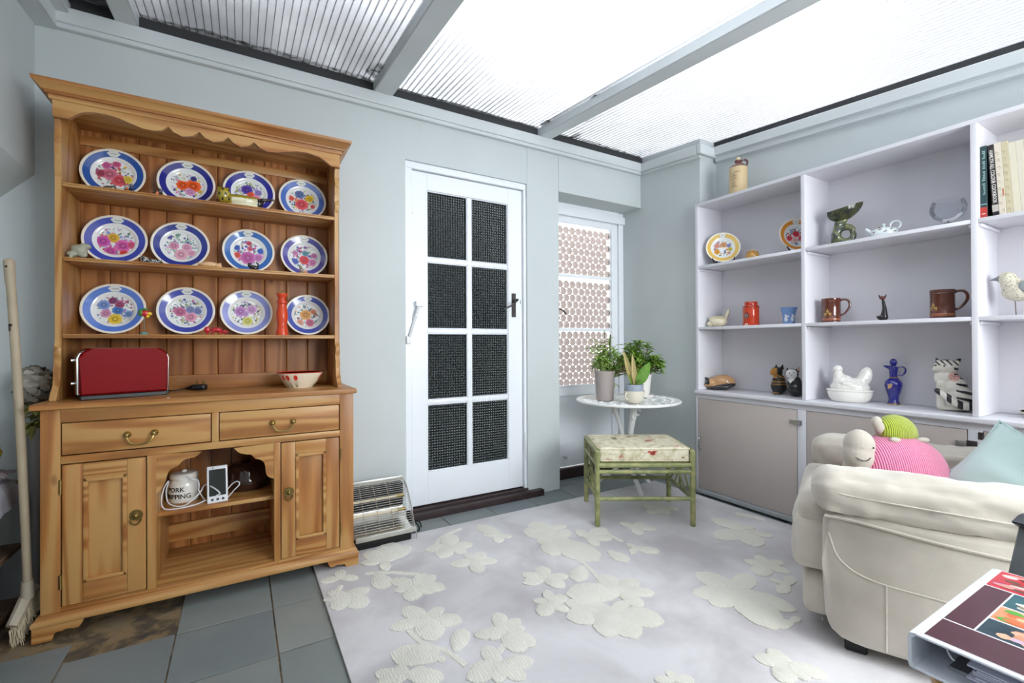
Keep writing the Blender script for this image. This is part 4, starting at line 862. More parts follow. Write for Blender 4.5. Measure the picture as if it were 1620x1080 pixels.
for k in range(1, 24):
    q = along(guard, gl*k/24); m = MB(); m.cone((HXa, q.y, q.z), (HXb-.004, q.y, q.z), .0011, .0011, 5); m.build('guard_wire', WIRE, t)
for x in (.53, .60, .67, HXb-.006): m = MB(); m.tube([(x, p.y-.001, p.z) for p in guard], .0015, 5); m.build('guard_rib', WIRE, t)
m = MB(); m.box(HXa, HXb, 2.508, 2.528, .268, .292, .006, 2); m.build('top_bar', WIRE, t)
m = MB(); m.box(HXa, HXb+.006, 2.300, 2.325, .053, .078, .004, 2); m.build('front_bar', WIRE, t)
m = MB(); m.tube(spline([(HXb, 2.52, .28), (HXb+.003, 2.45, .24), (HXb+.003, 2.37, .15), (HXb+.004, 2.325, .08), (HXb+.006, 2.305, .045), (HXb+.006, 2.31, .01), (HXb-.01, 2.34, .004)], 6), .003, 6); m.build('end_frame', WIRE, t)
for q in ((2.43, .135), (2.46, .20)):
    m = MB(); m.cone((HXa, q[0], q[1]), (HXb-.055, q[0], q[1]), .0065, .0065, 10); m.build('heating_rod', plain('ceramic_rod', '#e9dcc0', .5) if 'CR' not in CUR else CUR['CR'], t); CUR['CR'] = bpy.data.materials['ceramic_rod']
    m = MB(); m.cone((HXb-.055, q[0], q[1]), (HXb-.010, q[0], q[1]), .009, .009, 10); m.build('rod_clip', BRASS, t)
m = MB(); m.tube(spline([(.78, 2.48, .06), (.80, 2.48, .055), (.835, 2.45, .03), (.84, 2.43, .004), (.81, 2.42, .004), (.79, 2.43, .004)], 6), .004, 6); m.tube(spline([(.78, 2.50, .05), (.82, 2.49, .045), (.855, 2.47, .03), (.862, 2.455, .004)], 6), .004, 6); m.build('flex', BLACK, t)

# ================================================================== BOOKCASE AND CUPBOARD
bk = thing('bookcase', 'white painted open bookcase built along the right wall', 'bookcase', (2.80, 1.0, .70), world=True)
BF, BB_ = 2.665, 2.925
UY = [2.047, 1.362, .677, -.008]; TH = .021
def pb(name, par, mat, *b, bev=.002): 
    m = MB()
    for q in b: m.box(*q, bev, 2)
    return m.build(name, mat, par)
for y in UY: pb('upright', bk, SHELFW, (BF, BB_, y-TH/2, y+TH/2, .702, 1.945))
pb('top_board', bk, SHELFW, (BF-.002, 2.93, -.02, 2.058, 1.940, 1.959))
for i in range(3):
    a, b = UY[i+1]+TH/2, UY[i]-TH/2
    for z in (1.125, 1.537): pb('shelf', bk, SHELFW, (BF+.001, BB_-.008, a, b, z-.018, z))
    pb('back_panel', bk, BACKW, (BB_-.006, BB_+.004, a-.005, b+.005, .702, 1.942))
    for z in (1.105, 1.517):
        pb('shelf_batten', bk, SHELFW, (BF+.012, BB_-.01, b-.010, b, z-.014, z)); pb('shelf_batten', bk, SHELFW, (BF+.012, BB_-.01, a, a+.010, z-.014, z))
cb = thing('low_cupboard', 'white framed low cupboard with taupe doors under the bookcase', 'cupboard', (2.80, 1.0, 0), world=True)
m = MB(); m.box(2.644, 2.93, -.02, 2.058, .676, .701, .010, 4); m.build('worktop', SHELFW, cb)
pb('frame', cb, SHELFW, (BF, BF+.02, -.02, 2.058, .646, .677), (BF, BF+.02, 2.045, 2.058, .02, .647), (BF, BF+.02, 1.352, 1.398, .02, .647), (BF, BF+.02, .655, .702, .02, .647), (BF, BF+.02, -.02, .01, .02, .647), (BF, BF+.02, .01, 2.045, .02, .040))
m = MB(); m.box(BF+.02, 2.93, -.02, 2.055, .02, .67, 0); m.build('carcass', SHELFW, cb)
m = MB(); m.box(BF-.014, BF+.004, -.02, 2.05, .0125, .040, .004, 2); m.build('bottom_strip', plain('grey_strip', '#a9adb0', .5), cb)
def chand(par, y, z):
    m = MB(); m.tube(spline([(BF+.004, y, z-.045), (BF-.018, y, z-.036), (BF-.024, y, z), (BF-.018, y, z+.036), (BF+.004, y, z+.045)], 6), lambda t: .0045+.002*math.sin(PI*t), 8); m.build('handle', CHROME, par)
for i, (a, b) in enumerate(((1.401, 2.043), (.705, 1.349), (.013, .652))):
    d = pb('door', cb, TAUPE, (BF-.001, BF+.012, a, b, .043, .644))
    if i == 0: chand(d, 2.022, .345)
    if i == 1: pb('hinge_plate', d, STEEL, (BF-.006, BF, .70, .74, .560, .595))
m = MB(); m.box(BF-.008, BF+.002, 1.372, 1.412, .560, .588, .001); m.box(BF-.004, BF+.002, 1.412, 1.440, .563, .585, .001); m.cone((BF-.012, 1.386, .571), (BF-.022, 1.386, .571), .010, .009, 12); m.build('cupboard_catch', STEEL, cb)
m = MB(); m.box(BF-.008, BF+.002, .672, .705, .565, .60, .001); m.box(BF-.003, BF+.001, .655, .670, .61, .64, .001); m.build('cupboard_catch', IRON, cb)

AZ = lambda x, y: -math.atan2(x, y)
def put(name, label, cat, x, y, z, turn=0, group=None): return thing(name, label, cat, (x, y, z), AZ(x, y)+turn, group)
# --- top
t = put('stoneware_flagon', 'buff stoneware flagon with brown neck and handle on top of the bookcase', 'flagon', 2.755, 1.80, 1.9595, .25)
m = MB(); m.col = lin('#cbb389'); m.lathe([(.050, 0), (.055, .004), (.0555, .17), (.054, .178)], 36); m.col = lin('#6b3f3c'); m.lathe([(.054, .178), (.048, .190), (.030, .203), (.018, .209), (.016, .214), (.020, .218), (.020, .228), (.012, .230), (0, .230)], 36); m.build('flagon_body', GLAZE, t)
m = MB(); m.col = lin('#5e3434'); m.tube(arc((.036, 0, .212), .020, -PI*.55, PI*1.0, 14), lambda t: .006, 8); m.build('handle', GLAZE, t)
m = MB(); m.col = lin('#d9c9a0'); m.cone((0, 0, .229), (0, 0, .247), .011, .013, 14); m.build('cork', MATTE, t)
m = MB(); m.col = lin('#6e5340'); rnd = random.Random(4)
for i, (wd) in enumerate((.036, .022, .034, .030, .036, .016, .026, .020, .036)):
    z = .140-i*.0115
    for k in range(int(wd/.0045)):
        a = math.radians(-128)+(-wd/2+k*.0045+(wd/2 if i in (0,) else 0))/.056; R = .0564
        m.poly([(R*math.cos(a), R*math.sin(a), z), (R*math.cos(a+.055), R*math.sin(a+.055), z), (R*math.cos(a+.055), R*math.sin(a+.055), z+.0035+rnd.uniform(0, .0015)), (R*math.cos(a), R*math.sin(a), z+.0035)])
m.build('label_print', PRINT, t)
# --- upper shelf (z 1.537)
ZU, ZM, ZC = 1.5375, 1.1255, .7015
def easel(par, s=1.0):
    for x in (-.045, .045):
        m = MB(); m.tube(spline([(x*1.5, -.016, .048), (x*1.45, -.030, .034), (x*1.2, -.030, .014), (x, -.018, .006), (x*.9, .03, .004), (x*.8, .075, .003)], 5), .0042, 6); m.tube([(x*.9, .02, .004), (x*.6, .045, .06), (x*.4, .055, .13)], .004, 6); m.build('easel_side', plain('dark_easel_wood', '#2c2022', .4) if 'EW' not in CUR else CUR['EW'], par); CUR['EW'] = bpy.data.materials['dark_easel_wood']
for nm, y, x, band, pk, lb, rot, R in (('display_plate', 1.925, 2.775, '#e3bd5e', 'c2', 'yellow banded floral plate on a dark easel, left end of the upper shelf', .12, .106), ('display_plate', 1.478, 2.835, '#dd8f2e', 'b2', 'orange banded floral plate half hidden behind the bookcase upright', .42, .104)):
    PAL['c2'] = ([('#e8a02c', -.28, -.2, .15), ('#e39a86', -.28, .16, .14), ('#e2a06a', .05, .22, .17), ('#cdbf3e', .36, -.06, .12), ('#8a8fc8', .3, .16, .12)], ['#5a64a8', '#7a9a4c', '#e8a02c', '#c44a7a'])
    PAL['b2'] = ([('#d5303c', -.02, .12, .16), ('#d5404c', -.34, -.1, .15), ('#efb8b0', -.1, -.2, .14), ('#d84a52', .2, -.1, .15)], ['#5a74a8', '#4f7a4c', '#d5303c', '#8aa0c0'])
    e_ = thing('plate_easel', 'dark wooden easel holding the %s plate' % ('yellow' if 'yellow' in lb else 'orange'), 'easel', (x, y, ZU), AZ(x, y)+rot); easel(e_)
    p = plate(lb, band, PAL[pk], hash(pk) % 1000 if False else (31 if pk == 'c2' else 57), R, group=None, name='display_plate'); R_ = Matrix.Translation((x, y, ZU)) @ Matrix.Rotation(AZ(x, y)+rot, 4, 'Z') @ Matrix.Translation((0, -.014, .012)) @ Matrix.Rotation(math.radians(-14), 4, 'X')
    p.matrix_world = R_; p.location = R_.translation; p.rotation_euler = R_.to_euler()
t = put('paperweight', 'small round orange and yellow flowered ornament beside the yellow plate', 'ornament', 2.765, 1.715, ZU)
m = MB(); m.col = lin('#b98a3e'); m.lathe([(.030, 0), (.036, .006), (.040, .022), (.036, .040), (.022, .054), (0, .060)], 28); m.build('dome', GLAZE, t)
m = MB()
for k in range(14):
    a = 2*PI*k/14
    for q, cc in ((.030, '#c8452c'), (.018, '#e6cf9a'), (.034, '#7a6a2c')):
        z = {.030: .0475, .018: .0575, .034: .039}[q]; m.col = lin(cc); m.ell((q*math.cos(a+q*40), q*math.sin(a+q*40), z), (.004, .004, .002), u=6, v=4)
m.col = lin('#f3e6c0'); m.ell((0, 0, .060), (.007, .007, .004), u=8, v=5); m.build('petal_relief', PRINT, t)
# green dolphin bowl
t = put('green_pedestal_bowl', 'dark green shell bowl carried on a curled fish stem', 'ornament', 2.785, 1.215, ZU, 0)
def gcol(c):
    q = .5+.5*math.sin(c.x*90+c.z*60+noise.noise(c*30)*4); a, b = lin('#39423c'), lin('#6d7048'); return tuple(a[i]*(1-q)+b[i]*q for i in range(3))
def ringc(cx, cz, r, a0, a1, n, r0, r1): 
    P = [(cx+r*math.cos(math.radians(a0+(a1-a0)*i/n)), 0, cz+r*math.sin(math.radians(a0+(a1-a0)*i/n))) for i in range(n+1)]
    return [('c', P[i], P[i+1], r0+(r1-r0)*i/n, r0+(r1-r0)*(i+1)/n) for i in range(n)]
pr = [('e', (-.012, 0, .008), (.052, .030, .010)), ('c', (-.045, 0, .020), (-.036, 0, .050), .014, .020)] + ringc(.008, .052, .034, 215, 395, 7, .020, .012) + ringc(.006, .058, .040, 200, 60, 6, .024, .016) + [('c', (.028, 0, .092), (.040, 0, .080), .014, .012), ('c', (-.030, 0, .085), (-.022, 0, .120), .018, .020), ('c', (-.022, 0, .118), (.0, 0, .135), .020, .018), ('c', (.038, 0, .036), (.048, 0, .050), .012, .008), ('c', (-.040, 0, .03), (-.052, 0, .05), .012, .004)]
organic('fish_stem', pr, .003, GLAZE, gcol, t)
m = MB(); rows = []; nU = 32      # shell bowl, tilted and scalloped
for j in range(8):
    v = j/7; row = []
    for i in range(nU):
        a = 2*PI*i/nU; sc = 1+.05*v*math.cos(a*9); r = .078*math.sin(v*PI*.5)*sc; x = r*math.cos(a)*1.0; y = r*math.sin(a)*.75; z = .062*(1-math.cos(v*PI*.5))
        row.append(m.bm.verts.new((x+.002, y, .130+z+x*.22+.010*v*abs(math.cos(a))**3)))
    rows.append(row)
for a, b in zip(rows, rows[1:]):
    for i in range(nU): m.bm.faces.new((a[i], a[(i+1) % nU], b[(i+1) % nU], b[i]))
m.bm.faces.new(rows[0]); bmesh.ops.solidify(m.bm, geom=list(m.bm.faces), thickness=.004)
for f in m.bm.faces: f[m.lay] = 0
m.cols = [lin('#4a5240')]; m.bm.faces.ensure_lookup_table(); o = m.build('shell_bowl', GLAZE, t)
at = o.data.color_attributes['Col']
for p in o.data.polygons:
    for li in p.loop_indices: at.data[li].color = (*gcol(o.data.vertices[o.data.loops[li].vertex_index].co), 1)
# teapot shaped dish
t = put('china_teapot', 'flat white china teapot with small brown sprigs on the upper shelf', 'teapot', 2.78, 1.035, ZU, 0)
m = MB(); m.col = lin('#dfe8e8'); m.lathe([(.040, 0), (.044, .003), (.050, .020), (.052, .034), (.046, .045), (.028, .054), (.010, .058), (0, .059)], 32, sx=1.08, sy=.8)
m.cone((-.045, 0, .030), (-.072, 0, .058), .011, .006); m.cone((0, 0, .056), (0, 0, .066), .005, .004); m.ell((0, 0, .070), (.008, .008, .006)); m.tube(arc((.045, 0, .062), .020, -PI*.45, PI*1.1, 14), .0035, 8); m.build('pot_body', GLAZE, t)
m = MB()
for a, z in ((-2.4, .030), (-1.9, .040), (-1.5, .030), (-1.0, .040), (-.7, .028), (-2.1, .052)):
    r = .0525 if z < .035 else (.049 if z < .045 else .036); m.col = lin('#8d7068'); m.ell((r*1.06*math.cos(a), r*.8*math.sin(a), z), (.0055, .002, .003), (0, 0, a+PI/2), 8, 5); m.col = lin('#6f7d66'); m.ell((r*1.06*math.cos(a+.12), r*.8*math.sin(a+.12), z+.003), (.003, .002, .002), u=6, v=4)
m.build('sprig_print', PRINT, t)
t = put('glass_goblet', 'clear glass footed bowl on the upper shelf', 'glass', 2.79, .795, ZU, 0)
m = MB(); P = [(.034, 0), (.036, .003), (.020, .010), (.014, .022), (.022, .034), (.048, .050), (.062, .075), (.064, .098), (.056, .122), (.052, .132)]; m.lathe(P, 36)
m.bm.faces.ensure_lookup_table(); bmesh.ops.delete(m.bm, geom=[f for f in m.bm.faces if len(f.verts) > 10 and f.calc_center_median().z > .1], context='FACES'); m.build('glass_body', clearglass('goblet_glass', (.90, .92, .94), .75), t)
# books
PAGE = plain('page_edges', '#e4dcc4', .9)
def book(label, yb, wy, h, lean, cover, dep=.19, bands=(), xf=2.70, tx=None):
    """spine faces -x; bottom right corner at yb"""
    t = thing('book', label, 'book', (xf, yb, ZU+wy*math.sin(-lean)), 0, 'books on the upper shelf'); t.rotation_euler = (lean, 0, 0); cm_ = lin(cover)
    m = MB(); m.col = cm_; m.box(0, .003, 0, wy, 0, h, .0015); m.box(.002, dep, 0, .0025, 0, h, .0005); m.box(.002, dep, wy-.0025, wy, 0, h, .0005)
    for z0, z1, c in bands: m.col = lin(c); m.box(-.0006, .004, -.0004, wy+.0004, z0, z1, .0005)
    m.build('cover', PRINT, t); m = MB(); m.box(.003, dep-.004, .0025, wy-.0025, .003, h-.004, 0); m.build('pages', PAGE, t)
    return t
Mx = Matrix(((0, 0, -1, 0), (0, 0, 0, 0), (0, 0, 0, 0), (0, 0, 0, 1)))
def spinetext(t, txt, size, mat, y, z, sx=1.0):
    # reads downwards: text x -> -z, text y -> ... spine faces -x, viewer's right is -y
    M = Matrix(((0, 0, -1, -.0012), (0, -1, 0, y), (-1, 0, 0, z), (0, 0, 0, 1)))
    M = Matrix(((0, 0, -1, -.0012), (0, -1, 0, y), (-1, 0, 0, z), (0, 0, 0, 1))); M[1][1] = -1
    text(txt, size, mat, t, M=M, sx=sx, depth=.0003)
b1 = book('dark teal book with red foot on its spine, first of the books', .6455, .0205, .306, .0, '#1f3d42', bands=((.0, .048, '#b5362c'), (.058, .062, '#9fb6b2')))
m = MB(); rnd = random.Random(2); m.col = lin('#8ea8a4')
for i in range(26):
    z = .285-i*.0072
    if i in (5, 11, 18): continue
    m.box(-.0010, .0, .005, .0055+rnd.uniform(.004, .009), z-.0042, z, 0)
m.build('spine_print', PRINT, b1)
m = MB(); m.col = lin('#d8d2cc'); m.box(-.0012, 0, .005, .015, .018, .022, 0); m.build('spine_print', PRINT, b1)
b2 = book('black book lettered HAMLYN ALL COLOUR COOKBOOK', .6095, .019, .303, -.052, '#211a1e', bands=((.020, .050, '#b9b2ab'),))
spinetext(b2, 'HAMLYN ALL COLOUR COOKBOOK', .0165, plain('white_letters', '#e8e4de', .5), .0095, .168, .82)
for lb, yb, wy, h, ln, c in (('cream book with faded swirls next to the black cookbook', .5880, .021, .305, -.053, '#d8cfbd'), ('dull cream book with brown stained spine, fourth from the upright', .5685, .019, .303, -.054, '#c9bf9f'), ('plain ivory book, fifth from the upright', .5470, .021, .292, -.055, '#d9d2bd'), ('plain pale ivory book, sixth from the upright', .5255, .021, .292, -.056, '#d6d0bf'), ('pale grey ivory book at the right edge of the view', .5040, .021, .295, -.057, '#d2cdc2')):
    b = book(lb, yb, wy, h, ln, c)
    if 'swirls' in lb or 'stained' in lb:
        m = MB(); m.col = lin('#b39a86'); rnd = random.Random(len(lb))
        for k in range(9): z = .02+k*.03; yy = rnd.uniform(.004, wy-.009); m.tube(arc((-.0008, yy+.004, z), .004, 0, PI*1.4, 6, 'yz', .007), .0005, 4)
        if 'swirls' in lb: m.col = lin('#c27a4c'); m.box(-.001, 0, .002, .006, .080, .110, .0004)
        m.build('spine_print', PRINT, b)
# --- middle shelf (z 1.1255)
t = put('rabbit_pot', 'cream lidded pot shaped like a crouching rabbit with upright ears', 'pot', 2.775, 1.965, ZM, 0)
cream = lin('#d9d0b4')
organic('rabbit_body', [('e', (0, 0, .034), (.058, .044, .034)), ('e', (-.048, 0, .020), (.022, .026, .020)), ('e', (-.030, 0, .056), (.026, .024, .014)), ('e', (.054, -.008, .082), (.013, .012, .038), (0, .35, 0)), ('e', (.056, .014, .078), (.012, .011, .034), (0, .3, 0))], .0025, GLAZE, cream, t)
m = MB(); m.col = lin('#cfc4a2'); m.lathe([(.037, .062), (.039, .066), (.030, .072), (0, .074)], 24, sx=1.1, sy=.9); m.build('lid', GLAZE, t)
t = put('tea_tin', 'tall red orange tea tin with a dark blue star emblem', 'tin', 2.775, 1.732, ZM, -.1)
m = MB(); m.col = lin('#c43a17'); m.lathe([(.045, 0), (.047, .003), (.047, .120), (.045, .126), (.038, .128)], 40); m.col = lin('#b03014'); m.lathe([(.038, .127), (.0385, .130), (.0385, .146), (.036, .150), (0, .150)], 36); m.build('tin_body', GLAZE, t)
m = MB(); a0 = math.radians(-118); R = .0474
def cyl(a, z, r=R): return (r*math.cos(a), r*math.sin(a), z)
m.col = lin('#2b3450'); m.poly([cyl(a0+(.022 if k % 2 else .014)/R*math.cos(2*PI*k/16), .062+(.022 if k % 2 else .014)*math.sin(2*PI*k/16)) for k in range(16)])
m.col = lin('#c9a25a'); m.poly([cyl(a0+.011/R*math.cos(2*PI*k/12), .062+.011*math.sin(2*PI*k/12), R+.0004) for k in range(12)])
m.col = lin('#31407a'); m.poly([cyl(a0+.007/R*math.cos(2*PI*k/12), .062+.007*math.sin(2*PI*k/12), R+.0008) for k in range(12)])
m.col = lin('#e9dfc8'); m.poly([cyl(a0+.012/R*math.cos(PI*k/8), .002+.012*math.sin(PI*k/8), R+.0004) for k in range(9)])
for z in (.118, .1135): m.col = lin('#3a2018'); m.lathe([(.0472, z), (.0476, z+.0004), (.0476, z+.0012), (.0472, z+.0016)], 40)
m.build('emblem_print', PRINT, t)
t = put('blue_vase', 'small flared pale blue vase with white relief figures', 'vase', 2.775, 1.50, ZM, .2)
m = MB(); m.col = lin('#7b9dd0'); m.lathe([(.034, 0), (.036, .003), (.034, .008), (.028, .014), (.030, .030), (.033, .055), (.038, .078), (.045, .096), (.0465, .098), (.044, .097), (.036, .076), (.030, .050), (.0, .020)], 40); m.build('vase_body', MATTE, t)
m = MB(); m.col = lin('#e6eaf0')
for a in (-2.3, -1.2, -.2, 1.2, 2.6):
    for da, z, rx, rz_ in ((0, .030, .008, .016), (.05, .050, .006, .008), (.2, .026, .006, .010), (.35, .045, .008, .007)): r = .031+max(0, z-.03)*.12; m.ell((r*math.cos(a+da), r*math.sin(a+da), z), (rx, .0018, rz_), (0, 0, a+da+PI/2), 8, 6)
m.build('relief', MATTE, t)
TANK = lambda: plain('brown_mug_glaze', '#5a2c1e', .12, coat=.6)
MUGB = TANK()
for y, lb, dx in ((1.278, 'brown tankard with gold emblem, left of the black cat figurine', 0), (.815, 'brown tankard with gold emblem, right of the black cat figurine', 0)):
    t = put('tankard', lb, 'mug', 2.782, y, ZM, 0, 'brown tankards')
    m = MB(); m.lathe([(.043, 0), (.045, .003), (.0445, .008), (.0455, .010), (.0440, .013), (.0435, .110), (.0450, .114), (.0435, .118), (.0450, .122), (.0445, .132), (.0405, .132), (.0395, .12), (.0395, .008), (0, .008)], 40); m.build('mug_body', MUGB, t)
    m = MB(); m.tube(spline([(.042, 0, .040), (.062, 0, .052), (.080, 0, .080), (.082, 0, .105), (.070, 0, .122), (.050, 0, .124), (.042, 0, .118)], 5), .006, 8); m.build('handle', MUGB, t)
    m = MB(); a0 = math.radians(-112 if y > 1 else -135); R = .0441; m.col = lin('#b3904e')
    for (u, v, ru, rv) in ((0, .060, .007, .008), (-.010, .048, .008, .005), (.010, .048, .008, .005), (0, .042, .018, .0025), (0, .070, .003, .004), (-.012, .038, .005, .002), (.012, .038, .005, .002)):
        m.poly([cyl(a0+(u+ru*math.cos(2*PI*k/10))/R, v+rv*math.sin(2*PI*k/10), R) for k in range(10)])
    m.build('emblem_print', PRINT, t)
    m = MB(); m.col = lin('#9a5c3c'); m.lathe([(.0442, .012), (.0446, .013), (.0446, .022), (.0442, .023)], 40); m.build('foot_band', GLAZE, t)
o = organic('cat_figurine', [('e', (0, 0, .016), (.021, .016, .016)), ('c', (.004, 0, .020), (.006, 0, .062), .016, .009), ('c', (.006, 0, .06), (.0, 0, .100), .009, .006), ('e', (-.002, -.002, .113), (.013, .010, .009)), ('c', (-.012, 0, .118), (-.018, 0, .131), .005, .0015), ('c', (.008, 0, .118), (.014, 0, .131), .005, .0015), ('c', (-.018, 0, .010), (-.024, 0, .024), .004, .003)], .0016, GLAZE, lambda c: lin('#5a2a20') if c.z > .104 and c.y < -.004 else lin('#1c1618'))
tag(o, 'slim black sitting cat figurine on the middle shelf between two tankards', 'figurine'); move(o, (2.782, 1.042, ZM), AZ(2.78, 1.04)); o.scale = (1, 1, 1.02)
t = put('bird_ornament', 'speckled cream bird with grey beak and wing on two wire legs', 'ornament', 2.785, .578, ZM, 0)
def birdc(c):
    if c.x < -.052 and abs(c.z-.160) < .012 and c.x < -.050: return lin('#7c8288')
    q = noise.noise(c*230); return lin('#8f8a7a') if q > .28 else lin('#cbc5b2')
organic('bird_body', [('e', (.005, 0, .105), (.052, .040, .045)), ('e', (-.030, 0, .160), (.030, .028, .027)), ('c', (-.015, 0, .13), (-.028, 0, .155), .034, .026), ('c', (.04, 0, .10), (.075, 0, .12), .022, .008)], .003, MATTE, birdc, t)
m = MB(); m.col = lin('#7c8288'); m.cone((-.052, 0, .160), (-.080, 0, .156), .011, .0012, 12); m.build('beak', MATTE, t)
m = MB(); m.col = lin('#8d9499'); m.ell((.032, -.036, .118), (.030, .010, .028), (0, .3, 0)); m.build('wing', MATTE, t)
for x in (-.004, .030): m = MB(); m.col = lin('#5a4a3c'); m.cone((x, 0, 0), (x-.003, 0, .068), .0016, .0016, 6); m.build('leg', MATTE, t)
# --- counter (z .7015)
def sleepy(c):
    if c.x < -.070 and c.z > .035: return lin('#1d1a1a')
    if c.y < -.012 and c.z < .048-.0*c.x and c.x > -.072 and c.z < .018+.030*min(1, max(0, (c.x+.08)/.12)) and c.y < -.028: return lin('#2c2a2a')
    return lin('#b98e62')
o = organic('sleeping_cat', [('e', (.018, 0, .052), (.078, .050, .050)), ('e', (.0, .01, .045), (.090, .045, .042)), ('e', (-.058, -.010, .045), (.036, .034, .034)), ('c', (-.082, -.008, .070), (-.098, -.008, .082), .012, .003), ('c', (-.088, -.018, .035), (-.103, -.022, .032), .012, .003), ('c', (-.05, -.035, .014), (.03, -.046, .020), .013, .017), ('c', (.03, -.046, .020), (.075, -.028, .040), .017, .018)], .003, GLAZE, sleepy, post=lambda c: Vector((c.x, c.y, max(c.z, 0))))
tag(o, 'light brown wooden curled sleeping cat with black ears, left end of the counter', 'figurine'); move(o, (2.80, 1.97, ZC), AZ(2.8, 1.97)+.1)
def tan(c):
    if c.x < -.012 and c.z > .10 and c.z < .162: return lin('#b07a30')
    if .075 < c.z < .083 or .060 < c.z < .066: return lin('#a8782c') if c.y < .02 else lin('#1c1a1a')
    if abs(c.z-.114+c.x*.5) < .004: return lin('#a8782c')
    if c.z < .014 and c.x < 0: return lin('#a07a58')
    return lin('#1f1e20')
o = organic('wooden_cat', [('e', (.0, 0, .050), (.044, .038, .052)), ('e', (.0, 0, .085), (.036, .032, .04)), ('e', (-.012, -.005, .138), (.034, .030, .030)), ('c', (-.014, -.01, .160), (-.014, -.01, .182), .011, .003), ('c', (.016, .005, .158), (.022, .005, .182), .012, .003), ('e', (-.022, -.02, .010), (.016, .014, .010)), ('e', (-.036, -.012, .128), (.014, .014, .012))], .0025, WOODP, tan, post=lambda c: Vector((c.x, c.y, max(c.z, 0))))
tag(o, 'painted wooden sitting cat, black and ochre, behind the black cat', 'figurine'); move(o, (2.845, 1.600, ZC), AZ(2.84, 1.6)+.1)
def blk(c):
    if c.z > .098 and c.y < -.006 and c.x < .016 and c.z < .160 and (c.x+.012)**2+(c.z-.132)**2 < .030**2: return lin('#dcdcdc')
    if c.y < -.004 and .078 < c.z <= .105 and abs(c.x+.018) < (c.z-.078)*.8: return lin('#d8d8d8')
    if c.z > .150 and c.x > .016 and c.y < .0: return lin('#a88478')
    return lin('#19191b')
o = organic('wooden_cat', [('e', (.012, 0, .045), (.052, .042, .046)), ('e', (.004, 0, .078), (.038, .034, .045)), ('e', (-.010, -.008, .133), (.036, .032, .031)), ('c', (-.030, -.008, .155), (-.034, -.008, .168), .009, .003), ('c', (.018, .0, .152), (.026, .0, .174), .012, .003)], .0025, GLAZE, blk, post=lambda c: Vector((c.x, c.y, max(c.z, 0))))
tag(o, 'black wooden cat with white face leaning against the ochre cat', 'figurine'); move(o, (2.800, 1.487, ZC), AZ(2.8, 1.49))
m = MB(); m.col = lin('#101010'); 
for x, z in ((-.020, .138), (.0, .140)): m.ell((x, -.038, z), (.003, .0025, .0035), u=8, v=6)
m.ell((-.010, -.0405, .126), (.003, .002, .002), u=8, v=6); m.build('face_marks', PRINT, o)
# hen on nest
t = put('hen_dish', 'white china hen sitting on a basket dish', 'dish', 2.80, 1.20, ZC, 0)
m = MB(); m.lathe([(.070, 0), (.078, .003), (.092, .020), (.098, .044), (.097, .056), (.101, .060), (.101, .066), (.094, .068), (0, .068)], 44, sx=1.0, sy=.72, f=lambda a, z: 1+.012*math.cos(22*a)*(z > .01)); m.build('nest', CHINA, t)
def lay(c): return tuple(x*(1 if noise.noise(c*120) > -.2 else .9) for x in lin('#e9e7e1'))
organic('hen', [('e', (.0, 0, .078), (.088, .056, .042)), ('e', (-.026, 0, .100), (.050, .044, .045)), ('e', (.02, 0, .100), (.06, .04, .03)), ('c', (-.040, 0, .105), (-.050, 0, .155), .036, .019), ('e', (-.051, 0, .172), (.023, .020, .021)), ('c', (-.062, 0, .166), (-.078, 0, .160), .006, .002), ('c', (-.052, 0, .180), (-.040, 0, .190), .006, .004), ('c', (-.060, 0, .155), (-.062, 0, .146), .006, .004), ('c', (.040, 0, .095), (.075, 0, .165), .034, .014), ('e', (.066, 0, .135), (.030, .014, .054), (0, .25, 0)), ('c', (.05, 0, .10), (.085, 0, .145), .026, .014), ('e', (.0, -.042, .092), (.04, .016, .018), (0, .3, 0))], .003, GLAZE, lay, t)
# cobalt jug
t = put('cobalt_jug', 'cobalt blue glass cruet with stopper, handle and gold bands', 'jug', 2.87, 1.033, ZC, 0)
BLUE = plain('cobalt_glass', '#0d1180', .08, coat=.8, spec=.7)
m = MB(); m.lathe([(.026, .004), (.024, .012), (.020, .020), (.022, .040), (.032, .075), (.037, .100), (.035, .115), (.024, .128), (.016, .136), (.016, .160), (.021, .186), (.024, .192), (.018, .192), (0, .190)], 36)
m.cone((-.012, 0, .186), (-.040, 0, .195), .011, .003, 10); m.build('jug_body', BLUE, t)
m = MB(); m.tube(spline([(.014, 0, .150), (.034, 0, .150), (.046, 0, .166), (.046, 0, .183), (.034, 0, .192), (.018, 0, .190)], 5), .004, 8); m.build('handle', BLUE, t)
m = MB(); m.ell((0, 0, .214), (.016, .016, .019)); m.cone((0, 0, .188), (0, 0, .202), .012, .009); m.build('stopper', BLUE, t)
GOLD = plain('gilding', '#b08a4e', .25, .9)
m = MB(); m.lathe([(.027, 0), (.028, .002), (.027, .005), (.0245, .006)], 36); m.lathe([(.0166, .134), (.018, .135), (.018, .138), (.0166, .139)], 30); m.build('gold_band', GOLD, t)
m = MB(); m.col = lin('#c7a37c'); a0 = math.radians(-112)
for u, v, r_ in ((0, .094, .009), (-.004, .086, .006), (.004, .102, .006), (-.006, .100, .004)): m.poly([((.0375+.0004*(r_ < .009))*math.cos(a0+(u+r_*math.cos(k*PI/5))/.037), (.0375+.0004*(r_ < .009))*math.sin(a0+(u+r_*math.cos(k*PI/5))/.037), v+r_*math.sin(k*PI/5)) for k in range(10)])
m.build('gilt_print', PRINT, t)
